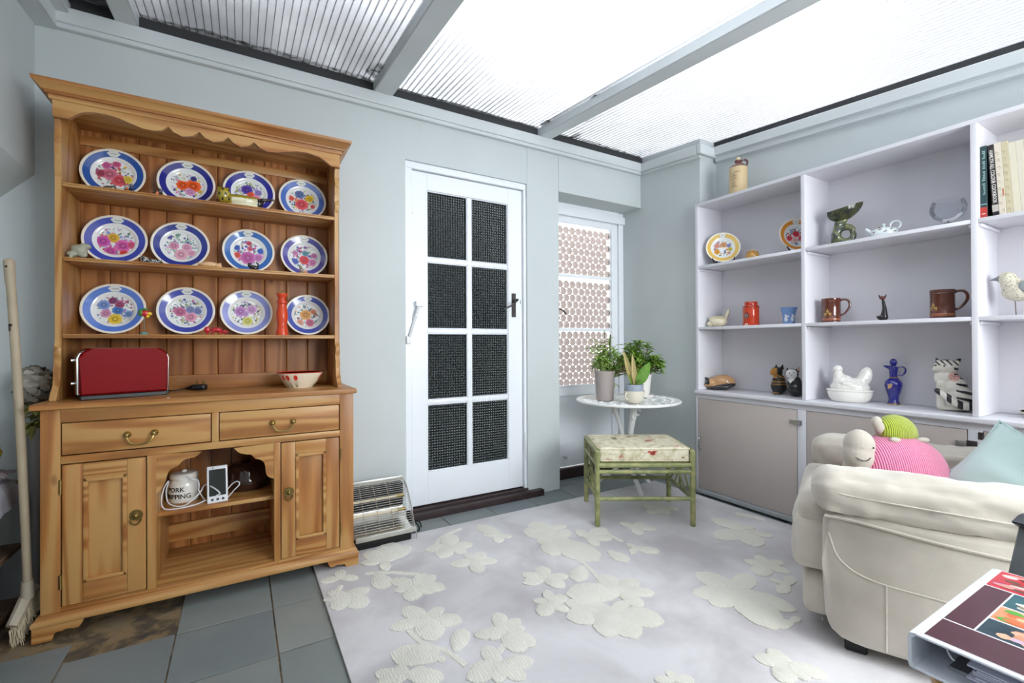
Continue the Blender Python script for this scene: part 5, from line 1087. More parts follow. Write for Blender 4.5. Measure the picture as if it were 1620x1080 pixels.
# tiger cat
def tig(c):
    if (c-Vector((-.01, -.05, .028))).length < 0: return 0
    if c.z > .165:
        if c.z > .232: return lin('#1b1b1d')
        if c.z > .208: return lin('#1b1b1d') if math.sin((c.x+c.z*.8)*300) > .45 else lin('#e9e4d8')
        if c.x > .012 and math.sin(c.z*230+c.x*60) > .35: return lin('#1b1b1d')
    if (c.x-.012)**2+(c.z-.158)**2 < .021**2 and c.y < 0: return lin('#e3b9ae') if noise.noise(c*150) > -.25 else lin('#c98a80')
    if c.x > .018-.0*c.z and .045 < c.z < .165 and math.sin((c.z+(c.x)*.25)*205) > .25+max(0, .05-c.x)*14: return lin('#1b1b1d')
    if c.x > .03 and c.z > .17 and math.sin(c.z*260) > .1: return lin('#1b1b1d')
    return lin('#e9e4d8')
def tailp(p0): return p0
TP = spline([(-.046, -.050, .092), (-.018, -.062, .070), (.010, -.066, .046), (.036, -.062, .030), (.062, -.044, .028), (.075, -.02, .030)], 3)
tp = [('c', tuple(TP[i]), tuple(TP[i+1]), .012+.0007*i, .0127+.0007*i) for i in range(len(TP)-1)]
t = put('tiger_striped_cat', 'white pottery cat with black stripes sitting on the counter beside the cobalt jug', 'figurine', 2.835, .805, ZC, .05)
organic('cat_body', [('e', (.020, 0, .060), (.062, .052, .062)), ('e', (.006, 0, .105), (.054, .044, .06)), ('e', (-.014, 0, .150), (.044, .038, .048)), ('e', (-.014, -.004, .200), (.044, .038, .036)), ('c', (-.040, 0, .222), (-.046, -.004, .238), .012, .005), ('c', (.020, .0, .220), (.032, .0, .236), .014, .006), ('c', (-.030, -.02, .02), (-.028, -.022, .12), .020, .022), ('e', (-.045, -.02, .192), (.018, .020, .016)), ('e', (.01, 0, .012), (.055, .048, .014))], .0022, GLAZE, tig, t, post=lambda c: Vector((c.x, c.y, max(c.z, 0))))
def tcol(c):
    s = (c.x+.05)/.125; return lin('#1b1b1d') if (s < .10 or .27 < s < .40 or .55 < s < .70 or .86 < s < .99) else lin('#ece8dc')
organic('tail', tp, .0022, GLAZE, tcol, t, post=lambda c: Vector((c.x, c.y, max(c.z, 0))))
m = MB(); m.col = lin('#151515')
for p in ((-.050, -.030, .208), (-.022, -.042, .206), (-.060, -.022, .196)): m.ell(p, (.0035, .003, .004), u=8, v=6)
for p in ((-.056, -.028, .186), (-.048, -.034, .188)): m.ell(p, (.003, .002, .0015), u=6, v=4)
m.build('face_marks', PRINT, t)
t = put('yellow_rimmed_dish', 'shallow dish with yellow rim on the counter behind the armchair', 'dish', 2.84, .50, ZC, 0)
m = MB(); m.col = lin('#dcd8cc'); m.lathe([(.040, 0), (.045, .003), (.085, .024)], 36); m.col = lin('#cdb64e'); m.lathe([(.085, .024), (.088, .027), (.084, .027)], 36); m.col = lin('#e2dfd4'); m.lathe([(.084, .027), (.05, .010), (0, .006)], 36); m.build('dish_body', GLAZE, t)

# ================================================================== ROUND TABLE AND PLANTS
TX, TY, TZ, TR = 2.300, 2.330, .6215, .350
t = thing('garden_table', 'round white metal pedestal table with pierced top in the corner', 'table', (TX, TY, .0125))
WMET = plain('white_cast_metal', '#eceded', .35, bump=(60, .08, .002))
m = MB(); m.lathe([(.0, TZ-.008), (TR-.03, TZ-.008), (TR-.010, TZ-.018), (TR, TZ-.014), (TR+.002, TZ-.006), (TR-.004, TZ), (TR-.022, TZ-.001), (TR-.032, TZ-.004), (0, TZ-.004)], 64); m.build('table_top', WMET, t)
m = MB(); random.seed(9)
for ring, n, rr in ((.30, 26, .016), (.25, 20, .018), (.18, 14, .020), (.11, 9, .020), (.05, 5, .018)):
    for k in range(n):
        a = 2*PI*k/n+ring*9; P = arc((ring*math.cos(a), ring*math.sin(a), TZ-.003), rr, 0, 2*PI*.8, 8, 'xy', rr*.6); Rm = Matrix.Rotation(a, 4, 'Z'); c0 = Vector((ring*math.cos(a), ring*math.sin(a), TZ-.003))
        P = [c0+(Rm @ (p-c0)) for p in P]; m.tube(P, .0026, 4)
m.build('relief_scrolls', WMET, t)
m = MB(); m.col = lin('#5a5a58')
for ring, n in ((.275, 24), (.215, 18), (.145, 12), (.08, 7)):
    for k in range(n): a = 2*PI*(k+.5)/n+ring*5; x, y = ring*math.cos(a), ring*math.sin(a); m.poly([(x+.005*math.cos(q*PI/3), y+.007*math.sin(q*PI/3), TZ-.0036) for q in range(6)])
m.build('piercing', PRINT, t)
for a in (128, 8, 248):
    a = math.radians(a); c, s = math.cos(a), math.sin(a)
    pts = [(.10, TZ-.012), (.090, .56), (.055, .45), (.030, .35), (.022, .27), (.035, .20), (.085, .13), (.160, .075), (.215, .025), (.235, .004 if a > 3 or a < 1 else -.0085)]
    m = MB(); m.tube(spline([(r*c, r*s, z) for r, z in pts], 5), lambda u: .013+.003*math.sin(u*PI*3), 8); m.ell((.232*c, .232*s, .010), (.016, .016, .010)); m.tube(arc((.115*c, .115*s, .52), .020, 0, 5.2, 12), .006, 6); m.build('leg', WMET, t)
m = MB(); m.lathe([(.02, .20), (.03, .22), (.034, .27), (.028, .33), (.02, .36)], 16); m.lathe([(0, TZ-.012), (.12, TZ-.012), (.12, TZ-.020), (0, TZ-.020)], 24); m.build('hub', WMET, t)
LEAFM = {}
def leafmat(name, a, b):
    k = NT(name); f = k.noise(k.coords(), 14, 3); k.l(k.ramp(f, [(.3, lin(a)), (.65, lin(b))]), k.b.inputs['Base Color']); k.b.inputs['Roughness'].default_value = .45
    k.b.inputs['Subsurface Weight'].default_value = 0; return k.m
G1 = leafmat('bush_leaf', '#4a7a2c', '#9bbf52'); G2 = leafmat('bamboo_leaf', '#5f8f3a', '#a3bd5c'); G3 = leafmat('broad_green_leaf', '#5f9a35', '#8fbf55'); CRL = leafmat('cream_leaf', '#d9cf9a', '#ead9a8'); STEMM = plain('brown_stem', '#6b5a3c', .6); GST = plain('green_cane', '#4f5f2c', .5); SOIL = plain('potting_soil', '#2e211a', .9, bump=(80, .8, .004))
def leaf(m, p, d, L, W, droop=.3, fold=.25, n=5, side=None):
    p = Vector(p); d = Vector(d).normalized(); s = Vector(side)-d*Vector(side).dot(d) if side is not None else d.cross(Vector((0, 0, 1))); s = s.normalized() if s.length > .05 else Vector((1, 0, 0)); up = s.cross(d); rows = []
    for i in range(n+1):
        u = i/n; w_ = W*math.sin(PI*min(1, .08+u*.92))**.8*(1 if i < n else 0); c = p+d*(L*u)+Vector((0, 0, -droop*L*u*u)); rows.append((m.bm.verts.new(c-s*w_/2+up*w_*fold), m.bm.verts.new(c), m.bm.verts.new(c+s*w_/2+up*w_*fold)))
    for a, b in zip(rows, rows[1:]):
        for k in (0, 1): m.bm.faces.new((a[k], a[k+1], b[k+1], b[k]))
    m._fin([v for r in rows for v in r])
rnd = random.Random(12)
# tall taupe pot with canes
def ptat(px, py, z=TZ): 
    d = RT*(px-810)-UP*(py-540)+FW*727.57; k = (z-HC)/d.z; return EYE+d*k
t = thing('cane_plant', 'slender leafy plant with two dark canes in a tall taupe pot on the round table', 'plant', (2.130, 2.372, TZ+.0125))
m = MB(); m.lathe([(.056, 0), (.058, .003), (.067, .180), (.069, .184), (.069, .196), (.063, .197), (.061, .185), (0, .183)], 40); m.build('pot', plain('taupe_plastic', '#aaa09c', .5), t)
m = MB(); m.lathe([(.0615, .184), (.03, .188), (0, .187)], 20); m.build('soil', SOIL, t)
m = MB(); m.cone((.012, 0, .18), (-.002, .0, .475), .003, .0022, 6); m.build('cane', GST, t)
m = MB(); m.tube([(.035, -.01, .18), (.040, -.01, .30), (.043, -.012, .445)], .0045, 6)
for z in (.24, .30, .36, .41): m.ell((.0395, -.01, z), (.006, .006, .004), u=8, v=5)
m.build('cane', GST, t)
m = MB(); ml = MB()
for k in range(11):
    a = rnd.uniform(0, 2*PI); r0 = rnd.uniform(.01, .045); b = Vector((r0*math.cos(a), r0*math.sin(a), .184)); h = rnd.uniform(.08, .23); a2 = rnd.choice([PI, PI, 2.6, 0, .4, -.5])+rnd.uniform(-.4, .4); rr = rnd.uniform(.02, .085)
    tip = Vector((b.x+rr*math.cos(a2), b.y+rr*math.sin(a2), .184+h)); P = spline([b, (b+tip)/2+Vector((0, 0, .02)), tip], 5); m.tube(P, .0016, 5)
    for i in range(3, len(P), 1):
        for q in range(2): aa = rnd.uniform(0, 2*PI); leaf(ml, P[i], (math.cos(aa), math.sin(aa), rnd.uniform(-.1, .7)), rnd.uniform(.040, .072), rnd.uniform(.013, .020), .35)
m.build('stem', G2, t); o = ml.build('foliage', G2, t); o['kind'] = 'stuff'
# bushy plant
t = thing('bushy_plant', 'wide bushy green plant with spiky leaves in a white pot behind the others', 'plant', (2.488, 2.380, TZ+.0125))
m = MB(); m.lathe([(.075, 0), (.082, .004), (.085, .016), (.075, .018), (.052, .018), (.056, .030), (.070, .150), (.074, .158), (.072, .166), (.066, .164), (0, .150)], 40); m.build('pot', CHINA, t)
m = MB(); m.lathe([(.066, .150), (0, .155)], 20); m.build('soil', SOIL, t)
m = MB(); ml = MB()
tufts = []
for cx, cz, rad, n in ((-.03, .28, .08, 12), (.065, .345, .055, 11), (.145, .28, .075, 16), (-.11, .22, .06, 9), (.11, .23, .06, 9), (-.16, .26, .05, 8), (.03, .24, .07, 10), (.195, .25, .045, 6)):
    for _ in range(n): tufts.append((cx-.108+rnd.uniform(-1, 1)*rad, rnd.uniform(-.09, .07)-.4*cx+.02, cz+rnd.uniform(-.8, .8)*rad))
for x, y, z in tufts:
    x2 = R0.x*x*1+F0.x*y; y2 = R0.y*x+F0.y*y; tip = Vector((x2, y2, z)); b = Vector((rnd.uniform(-.03, .03), rnd.uniform(-.03, .03), .155)); side = Vector((x2, y2, 0)).normalized() if (x2 or y2) else Vector((1, 0, 0))
    P = spline([b, b+side*.05+Vector((0, 0, .025)), tip-Vector((0, 0, .05))+side*.01, tip], 4); m.tube(P, .0022, 5)
    for q in range(20):
        aa = rnd.uniform(0, 2*PI); el = rnd.uniform(-.25, .9); leaf(ml, tip-Vector((0, 0, rnd.uniform(-.005, .045))), (math.cos(aa), math.sin(aa), el), rnd.uniform(.040, .070), rnd.uniform(.012, .019), .25, n=3)
o = m.build('stem', STEMM, t); o['kind'] = 'stuff'; o = ml.build('foliage', G1, t); o['kind'] = 'stuff'
m = MB(); P = spline([(-.06, .01, .17), (-.14, .07, .18), (-.175, .095, .13), (-.172, .095, .09)], 5); m.tube(P, .0018, 5); m.build('hanging_stem', STEMM, t)
for a in (0, 1.3, 2.6, 4.0, 5.2): m = MB(); leaf(m, (-.172, .095, .095), (math.cos(a), math.sin(a), -.5), .045, .008); m.build('leaf', G1, t)
# front cup planter
t = thing('cream_leaf_plant', 'small plant with pale cream leaves in a cream cup pot with blue inner rim', 'plant', (2.183, 2.153, TZ+.0125))
cupm = plain('cream_stoneware', '#ded8c6', .3, coat=.2); m = MB(); m.lathe([(.036, 0), (.042, .004), (.056, .022), (.064, .050), (.066, .078), (.063, .079), (.060, .06), (0, .03)], 40); m.tube(spline([(-.060, 0, .070), (-.074, 0, .062), (-.076, 0, .045), (-.068, 0, .032), (-.056, 0, .028)], 5), .005, 8); m.build('cup', cupm, t)
m = MB(); m.lathe([(.055, .05), (.059, .118), (.057, .120), (.053, .112), (0, .110)], 36); m.build('inner_pot', plain('pale_blue_pot', '#9fa9b8', .4), t)
m = MB(); m.lathe([(.054, .112), (.03, .119), (0, .117)], 20); m.build('soil', SOIL, t)
def bigleaf(b, tip, W, mat, fold=.3):
    m = MB(); b = Vector(b); tip = Vector(tip); leaf(m, b, tip-b, (tip-b).length, W, 0.0, fold, 9, side=R0); bmesh.ops.solidify(m.bm, geom=list(m.bm.faces), thickness=.0008); m.build('leaf', mat, t)
def sc(x, z, y=0): return (R0.x*x+F0.x*y, R0.y*x+F0.y*y, z)
bigleaf(sc(-.008, .115), sc(-.072, .345), .032, CRL, .45); bigleaf(sc(.0, .115, -.01), sc(-.014, .318, -.01), .030, CRL, .35); bigleaf(sc(-.012, .115), sc(-.060, .265, .01), .022, CRL, .4); bigleaf(sc(.01, .115, -.01), sc(.006, .23, -.01), .022, CRL)
bigleaf(sc(.012, .115, -.01), sc(.098, .262, -.015), .070, G3, .15); bigleaf(sc(.02, .115, .01), sc(.090, .165, .0), .026, G3); bigleaf(sc(.0, .115, -.02), sc(.040, .16, -.04), .016, G2); bigleaf(sc(-.02, .115, -.02), sc(-.040, .19, -.02), .016, G2); bigleaf(sc(.02, .115, .02), sc(.045, .22, .03), .03, G3)

# ================================================================== BAMBOO STOOL
st = thing('bamboo_stool', 'green stained bamboo stool with a cream floral seat cushion', 'stool', (2.020, 1.985, .0125), math.radians(-31))
HW, HD = .262, .200
def cane(m, a, b, r): m.cone(a, b, r, r, 10)
for sx in (-1, 1):
    for sy in (-1, 1):
        m = MB(); P = (sx*HW, sy*HD); cane(m, (*P, 0), (*P, .408), .0150); m.ell((*P, .408), (.015, .015, .010), u=12, v=6)
        for z in (.13, .30): m.cone((*P, z-.002), (*P, z+.002), .0162, .0162, 10)
        m.build('leg', BAMB, st)
for sy in (-1, 1):
    for z, r, nm in ((.333, .0135, 'seat_rail'), (.298, .0120, 'seat_rail'), (.150, .0115, 'stretcher')): m = MB(); cane(m, (-HW, sy*HD, z), (HW, sy*HD, z), r); m.cone((.03*sy, sy*HD, z), (.03*sy+.004, sy*HD, z), r*1.08, r*1.08, 10); m.build(nm, BAMB, st)
for sx in (-1, 1):
    for z, r in ((.408, .0135), (.333, .0115), (.150, .0105)): m = MB(); cane(m, (sx*HW, -HD, z), (sx*HW, HD, z), r); m.build('side_rail', BAMB, st)
    for k, (ya, yb) in enumerate(((-.17, .09), (-.09, .17), (.17, -.09), (.09, -.17), (-.02, .10), (.02, -.10))):
        m = MB(); za, zb = .155, .400; bow = .03*(1 if k % 2 else -1); m.tube(spline([(sx*HW, ya, za), (sx*HW+(.004 if k % 2 else -.004), (ya+yb)/2+bow, (za+zb)/2), (sx*HW, yb, zb)], 6), .0048, 6); m.build('lattice_cane', BAMB, st)
m = MB(); m.box(-HW+.012, HW-.012, -HD+.01, HD-.01, .335, .347, .003); m.build('seat_board', BAMB, st)
def seatcloth():
    k = NT('floral_seat_cloth'); v = k.coords((1, 1, 1)); f = k.noise(v, 24, 5, .7); base = k.ramp(f, [(.38, lin('#b9b08e')), (.52, lin('#d9d2b8')), (.7, lin('#e6dfca'))])
    k.l(base, k.b.inputs['Base Color']); k.b.inputs['Roughness'].default_value = .9; k.bump(k.noise(v, 90, 4), .4, .003); return k.m
SEAT = seatcloth()
cu = thing('seat_cushion', 'cream boxed cushion with faded red flowers on the bamboo stool', 'cushion', tuple(st.location+Vector((0, 0, .347))), st.rotation_euler.z)
CW, CD, CH = .252, .196, .082
m = MB(); m.box(-CW, CW, -CD, CD, 0, CH, .022, 4); o = m.build('cushion_body', SEAT, cu, 60)
for v in o.data.vertices: v.co.z += .006*(1-(v.co.x/CW)**2)*(1-(v.co.y/CD)**2)*(v.co.z > .04); v.co.x += .003*noise.noise(v.co*20)
for z, in ((CH-.008,), (.010,)):
    m = MB(); P = []
    for cx, cy, a0 in ((CW-.02, CD-.02, 0), (-CW+.02, CD-.02, PI/2), (-CW+.02, -CD+.02, PI), (CW-.02, -CD+.02, 1.5*PI)):
        for i in range(5): a = a0+PI/2*i/4; P.append((cx+.021*math.cos(a), cy+.021*math.sin(a), z))
    P.append(P[0]); m.tube(P, .0035, 6, cap=False); m.build('piping', SEAT, cu)
m = MB(); rnd = random.Random(8)
def petals_on(face, u, v, s, col):
    for k in range(7):
        a = rnd.uniform(0, 6.28); cu_, cv = u+s*rnd.uniform(0, .8)*math.cos(a), v+s*rnd.uniform(0, .5)*math.sin(a); m.col = lin(col); P = []
        for i in range(7): q = 2*PI*i/7; rr = s*rnd.uniform(.2, .42); P.append((cu_+rr*math.cos(q), cv+rr*.6*math.sin(q)))
        if face == 'top': m.poly([(x, y, CH+.0068*(1-(x/CW)**2)*(1-(y/CD)**2)+.0006) for x, y in P])
        else: m.poly([(x, -CD-.0012, min(CH-.016, max(.016, z))) for x, z in P])
petals_on('top', .085, -.02, .045, '#c96f62'); petals_on('top', .19, -.155, .035, '#c57a6a'); petals_on('top', -.12, .05, .035, '#9a9a84'); petals_on('top', -.02, .10, .03, '#a8a48c'); petals_on('top', .03, .13, .03, '#b8a890')
petals_on('front', .045, .058, .038, '#bf5a52'); petals_on('front', -.13, .035, .020, '#c58a7c'); petals_on('front', .215, .028, .012, '#8a6a5a'); petals_on('front', -.2, .02, .02, '#c9a08c')
m.col = lin('#8a8a78'); m.tube([(-.02, -CD-.001, .02), (-.005, -CD-.001, .04), (.01, -CD-.001, .06)], .0008, 4); m.tube([(-.19, -CD-.001, .045), (-.10, -CD-.001, .047)], .0007, 4)
m.build('flower_print', PRINT, cu)

# ================================================================== ARMCHAIR
ac = thing('armchair', 'cream microsuede recliner armchair with fat padded arms at the right', 'armchair', (1.633, .785, .0125), math.atan2(.4, .915)); ac.scale = (1, 1, .976)
AW = .785
def side(x0, x1):
    m = MB(); P = [(-.70, .05), (-.10, .045), (-.035, .06), (-.010, .11), (-.002, .30), (-.004, .44), (-.03, .475), (-.70, .475)]
    m.prism(P, 0, x0, x1, .018); 
    return m
m = side(.0, .135); m.box(.003, .010, -.002, -.001, .1, .11, 0); sd = m.build('side_panel', SOFA, ac, 50)
side(AW-.135, AW).build('side_panel', SOFA, ac, 50)
def seam(pts, r=.0022, par=ac): m = MB(); m.tube(spline(pts, 6), r, 5); m.build('seam', SOFA, par)
seam([(-.001, -.02, .40), (-.0015, -.05, .32), (-.0015, -.13, .275), (-.0015, -.30, .262), (-.0015, -.55, .245), (-.0015, -.69, .237)]); seam([(-.0015, -.165, .272), (-.0015, -.165, .16), (-.0015, -.165, .06)])
seam([(.0, -.01, .455), (-.003, -.10, .452), (-.003, -.3, .43), (-.003, -.5, .42), (-.003, -.69, .42)], .005)
def armpad(xc, name):
    """fat sausage pad with gathered front end"""
    m = MB(); n = 40; u = 40; rows = []
    for i in range(n+1):
        t_ = (i/n)**1.7; y = .030+(.03 if xc > .3 else 0)-.73*t_; q_ = min(1, t_/.10); e = (1-(1-q_)**2.4)**.42
        e = max(e, .02); row = []
        for k in range(u):
            a = 2*PI*k/u; cx = math.cos(a); cz = math.sin(a); sx = math.copysign(abs(cx)**.75, cx); sz = math.copysign(abs(cz)**.72, cz)
            puck = 1+.045*math.sin(a*9+2*noise.noise(Vector((a, 1, 2))))*max(0, 1-t_/.20)*(1 if cz > -.9 else 0)
            wr = .011*noise.noise(Vector((xc*9+cx*2.2, y*8, cz*2.2)))+.008*noise.noise(Vector((cx*4, y*22, cz*4+xc)))
            row.append(m.bm.verts.new((xc+(.094*sx*e*puck+wr*cx)*1.0, y-.0*e, .532-.004*t_+(.076*sz*e*puck+wr*cz))))
        rows.append(row)
    for a, b in zip(rows, rows[1:]):
        for k in range(u): m.bm.faces.new((a[k], a[(k+1) % u], b[(k+1) % u], b[k]))
    m.bm.faces.new(rows[0]); m.bm.faces.new(rows[-1]); m._fin([v for r in rows for v in r]); return m.build(name, SOFA, ac, 60)
pad1 = armpad(.078, 'arm_pad'); pad2 = armpad(AW-.078, 'arm_pad')
seam([(.07, .030, .545), (.02, .020, .545), (-.012, -.02, .542), (-.0175, -.10, .535), (-.0185, -.3, .53), (-.0185, -.55, .525), (-.0185, -.69, .522)], .0025, pad1)
# seat, footrest, back
def soft(m, c, r, e, wr=.006, f=7, rot=(0, 0, 0), fn=None):
    vs = m.sq(c, r, e, rot, 44, 26, fn)
    for v in vs: q = noise.noise(v.co*f)+.5*noise.noise(v.co*f*3); d = (v.co-Vector(c)).normalized(); v.co += d*wr*q
m = MB(); soft(m, (AW/2, -.30, .365), (.285, .31, .085), (.35, .3)); m.build('seat_cushion', SOFA, ac, 60)
m = MB(); soft(m, (AW/2, .008, .42), (.315, .075, .078), (.7, .3), .008, 10); m.build('footrest_roll', SOFA, ac, 60)
m = MB()
def puckr(p): p = p.copy(); p.y += .006*math.sin(p.x*95)*(p.z < .1); return p
soft(m, (AW/2, .030, .325), (.335, .060, .125), (.55, .28), .006, 12, fn=puckr); m.build('footrest_pad', SOFA, ac, 60)
m = MB(); soft(m, (AW/2, .012, .135), (.315, .050, .095), (.55, .28), .005, 12); m.build('footrest_lower_pad', SOFA, ac, 60)
m = MB(); m.box(.12, AW-.12, -.68, -.05, .06, .29, .01); m.box(.05, .10, -.12, -.06, 0, .05, .005); m.box(AW-.10, AW-.05, -.12, -.06, 0, .05, .005); m.box(.05, .10, -.66, -.60, 0, .05, .005); m.box(AW-.10, AW-.05, -.66, -.60, 0, .05, .005); m.build('base', BLACK, ac)
m = MB(); soft(m, (AW/2+.035, -.70, .58), (.225, .085, .25), (.45, .4), .01, 6, (.14, 0, 0)); m.build('back_rest', SOFA, ac, 60)
m = MB(); soft(m, (AW/2+.04, -.70, .755), (.215, .095, .12), (.6, .45), .012, 7, (.1, 0, 0)); m.build('head_pillow', SOFA, ac, 60)

# ================================================================== SOFT TOYS AND CUSHION
# placed on the armchair seat (seat top about z = .455)
GREYP = lin('#b9b1a6')
tt = thing('plush_turtle', 'large plush turtle with pink ribbed shell and grey smiling head on the armchair', 'soft toy', (2.122, .755, .44), math.radians(-36))
PINK = ribbed('pink_corduroy', '#e88aac', '#cf6a90', 980)
m = MB()
def shell(p): p = p.copy(); p.z = p.z if p.z > 0 else p.z*.45; return p
m.sq((0, 0, .07), (.165, .125, .165), (.95, 1), fn=shell, u=40, v=24)
for v in m.bm.verts: v.co.x += .02*(v.co.z-.07)*-1
m.build('shell', PINK, tt, 60)
organic('head', [('e', (-.164, -.050, .200), (.050, .048, .058)), ('e', (-.170, -.054, .165), (.050, .047, .060)), ('e', (-.150, -.02, .10), (.05, .05, .05))], .004, PLUSH, GREYP, tt)
m = MB(); m.col = lin('#151515'); m.ell((-.142, -.0925, .200), (.0038, .003, .0038), u=8, v=6); m.tube(spline([(-.204, -.085, .168), (-.190, -.100, .158), (-.172, -.1045, .156), (-.156, -.101, .166)], 5), .0013, 5); m.build('face', PRINT, tt)
for x, y in ((-.10, -.10), (.14, -.07), (.13, .09), (-.10, .09)): o = organic('foot', [('e', (x, y, .030), (.040, .035, .026))], .004, PLUSH, GREYP, tt)
t2 = thing('small_plush_turtle', 'small plush turtle with lime green ribbed shell riding on the pink one', 'soft toy', tuple(tt.location+Vector((.006, .0, .216))), math.radians(-32))
LIME = ribbed('lime_corduroy', '#b3c23c', '#8b9c26', 1250)
m = MB(); m.sq((0, 0, .020), (.068, .052, .070), (.95, 1), fn=shell, u=32, v=18)
for v in m.bm.verts: v.co.x += .14*(v.co.z)*-1
m.build('shell', LIME, t2, 60)
organic('head', [('e', (-.086, -.012, .062), (.0185, .018, .024)), ('e', (-.078, -.012, .046), (.018, .017, .022)), ('e', (-.06, 0, .03), (.018, .018, .018))], .0025, PLUSH, GREYP, t2)
m = MB(); m.col = lin('#151515'); m.ell((-.076, -.0295, .068), (.0018, .0014, .0018), u=6, v=5); m.build('eye', PRINT, t2)
for x, y, s in ((-.045, -.045, 1), (.055, -.045, 1.15), (.05, .04, 1), (-.045, .04, 1)): organic('foot', [('e', (x, y, .004), (.020*s, .014, .010))], .0025, PLUSH, GREYP, t2)
# mint cushion leaning on the back rest
MINT = NT('mint_cotton'); MINT.b.inputs['Base Color'].default_value = (*lin('#b9d0cd'), 1); MINT.b.inputs['Roughness'].default_value = .85; MINT.b.inputs['Sheen Weight'].default_value = .3; MINT.bump(MINT.noise(MINT.coords(), 14, 3), .3, .006); MINT = MINT.m
CC = Vector((2.222, .460, .556)); 
t = thing('mint_cushion', 'mint green square cushion with piped edge leaning in the armchair', 'cushion', tuple(CC))
nrm = Vector((-.80, -.10, .42)).normalized(); upv = Vector((.25, .35, .75)); upv = (upv-nrm*upv.dot(nrm)).normalized(); sd_ = upv.cross(nrm)
Mq = Matrix((sd_, upv, nrm)).transposed().to_4x4() @ Matrix.Rotation(math.radians(38), 4, 'Z'); t.rotation_euler = Mq.to_euler()
S_ = .150; m = MB(); n = 26; top = []; bot = []
for side_ in (1, -1):
    rows = []
    for i in range(n+1):
        row = []
        for j in range(n+1):
            u, v = -1+2*i/n, -1+2*j/n; pin = 1-.10*(1-abs(u)**2)*(abs(v)**4)*1; pin2 = 1-.10*(1-abs(v)**2)*(abs(u)**4)
            h = .085*((1-u*u)*(1-v*v))**.42+.009*noise.noise(Vector((u*2.4+.6*v, v*1.2, side_)))*(1-u*u)*(1-v*v); row.append(m.bm.verts.new((u*S_*pin2, v*S_*pin, side_*h)))
        rows.append(row)
    for i in range(n):
        for j in range(n): m.bm.faces.new((rows[i][j], rows[i+1][j], rows[i+1][j+1], rows[i][j+1]))
m._fin(list(m.bm.verts)); bmesh.ops.remove_doubles(m.bm, verts=m.bm.verts, dist=.0004); m.build('cover', MINT, t, 70)
P = []
for k in range(4):
    for i in range(12):
        s = -1+2*i/12; pin = S_*(1-.10*(1-s*s)); P.append([(s*S_, -pin, 0), (pin, s*S_, 0), (-s*S_, pin, 0), (-pin, -s*S_, 0)][k])
P.append(P[0]); m = MB(); m.tube(P, .0062, 8, cap=False); m.build('piping', MINT, t)

# ================================================================== SIDE TABLE, BINDER, GREY CASE
st2 = thing('side_table', 'small orange pine side table, only one corner in view under the ring binder', 'table', (1.05, .0, 0), world=True)
m = MB(); m.prism([(.740, -.35), (1.40, -.35), (1.40, .215), (1.375, .240), (.765, .240), (.742, .228), (.735, .21)], 2, .583, .6045, .004); m.build('table_top', PX, st2)
for x in (.79, 1.34):
    for y in (-.30, .19): m = MB(); m.box(x-.02, x+.02, y-.02, y+.02, .0128, .583, .003); m.build('leg', PZ, st2)
m = MB(); m.box(.80, 1.34, .18, .196, .52, .583, .002); m.box(.80, 1.34, -.31, -.294, .52, .583, .002); m.build('apron', PX, st2)
bi = thing('ring_binder', 'white ring binder with maroon photo cover lying on the side table', 'binder', (.735, .252, .605), world=True)
BW = plain('white_vinyl', '#e3e5ec', .3, coat=.3); BX0, BX1, BYs, BYe = .735, 1.056, .252, -.03
m = MB(); m.box(BX0, BX1, BYe, BYs-.006, .605, .6085, .001); m.build('back_cover', BW, bi)
m = MB(); m.box(BX0, BX1, BYe, BYs-.006, .6475, .651, .001); m.build('front_cover', BW, bi)
m = MB(); m.prism([(BYs-.008, .605), (BYs-.002, .6065), (BYs, .612), (BYs, .644), (BYs-.002, .6495), (BYs-.008, .651), (BYs-.008, .6475), (BYs-.004, .643), (BYs-.004, .613), (BYs-.008, .6085)], 0, BX0, BX1, 0); m.build('spine', BW, bi)
m = MB()
rnd = random.Random(3)
for k in range(9): z = .611+k*.0027; m.box(BX0+.010+rnd.uniform(0, .004), BX1-.012, BYe+.01, BYs-.055+rnd.uniform(-.008, .004), z, z+.0017, 0)
m.build('paper_stack', plain('binder_paper', '#d5d5e6', .7), bi)
for x in (BX0+.05, BX0+.16, BX0+.27): m = MB(); m.tube(arc((x, BYs-.040, .626), .017, 0, 2*PI, 16, 'yz'), .0018, 6); m.build('ring', CHROME, bi)
m = MB(); m.box(BX0+.03, BX1-.03, BYs-.05, BYs-.03, .6085, .613, .001); m.build('ring_plate', STEEL, bi)
# printed insert under the clear front pocket
m = MB(); z = .6514
def rq(x0, x1, y0, y1, c, dz=0): m.col = lin(c); m.poly([(x0, y0, z+dz), (x1, y0, z+dz), (x1, y1, z+dz), (x0, y1, z+dz)])
rq(BX0+.007, BX1-.003, BYe+.005, BYs-.013, '#dcdce0'); M1 = '#4a2630'
rq(BX0+.008, BX0+.070, BYe+.005, BYs-.014, M1, .0001); rq(BX0+.073, BX0+.236, BYs-.043, BYs-.014, M1, .0001)
cells = [(BX0+.073, BX0+.124, BYs-.16, BYs-.045), (BX0+.127, BX0+.176, BYs-.16, BYs-.045), (BX0+.179, BX0+.236, BYs-.16, BYs-.045), (BX0+.239, BX1-.004, BYs-.16, BYs-.014)]
pals = [['#233b46', '#c58a6c', '#b9a0b4', '#16303a', '#d8a488'], ['#d88a62', '#4f9a3a', '#e6b08a', '#c8683c'], ['#2c5a62', '#cfc4ae', '#e0d8c4', '#8a8270'], ['#b8323c', '#5a4034', '#d98a80', '#3a4a9a', '#e0b8b4', '#6a4a3c']]
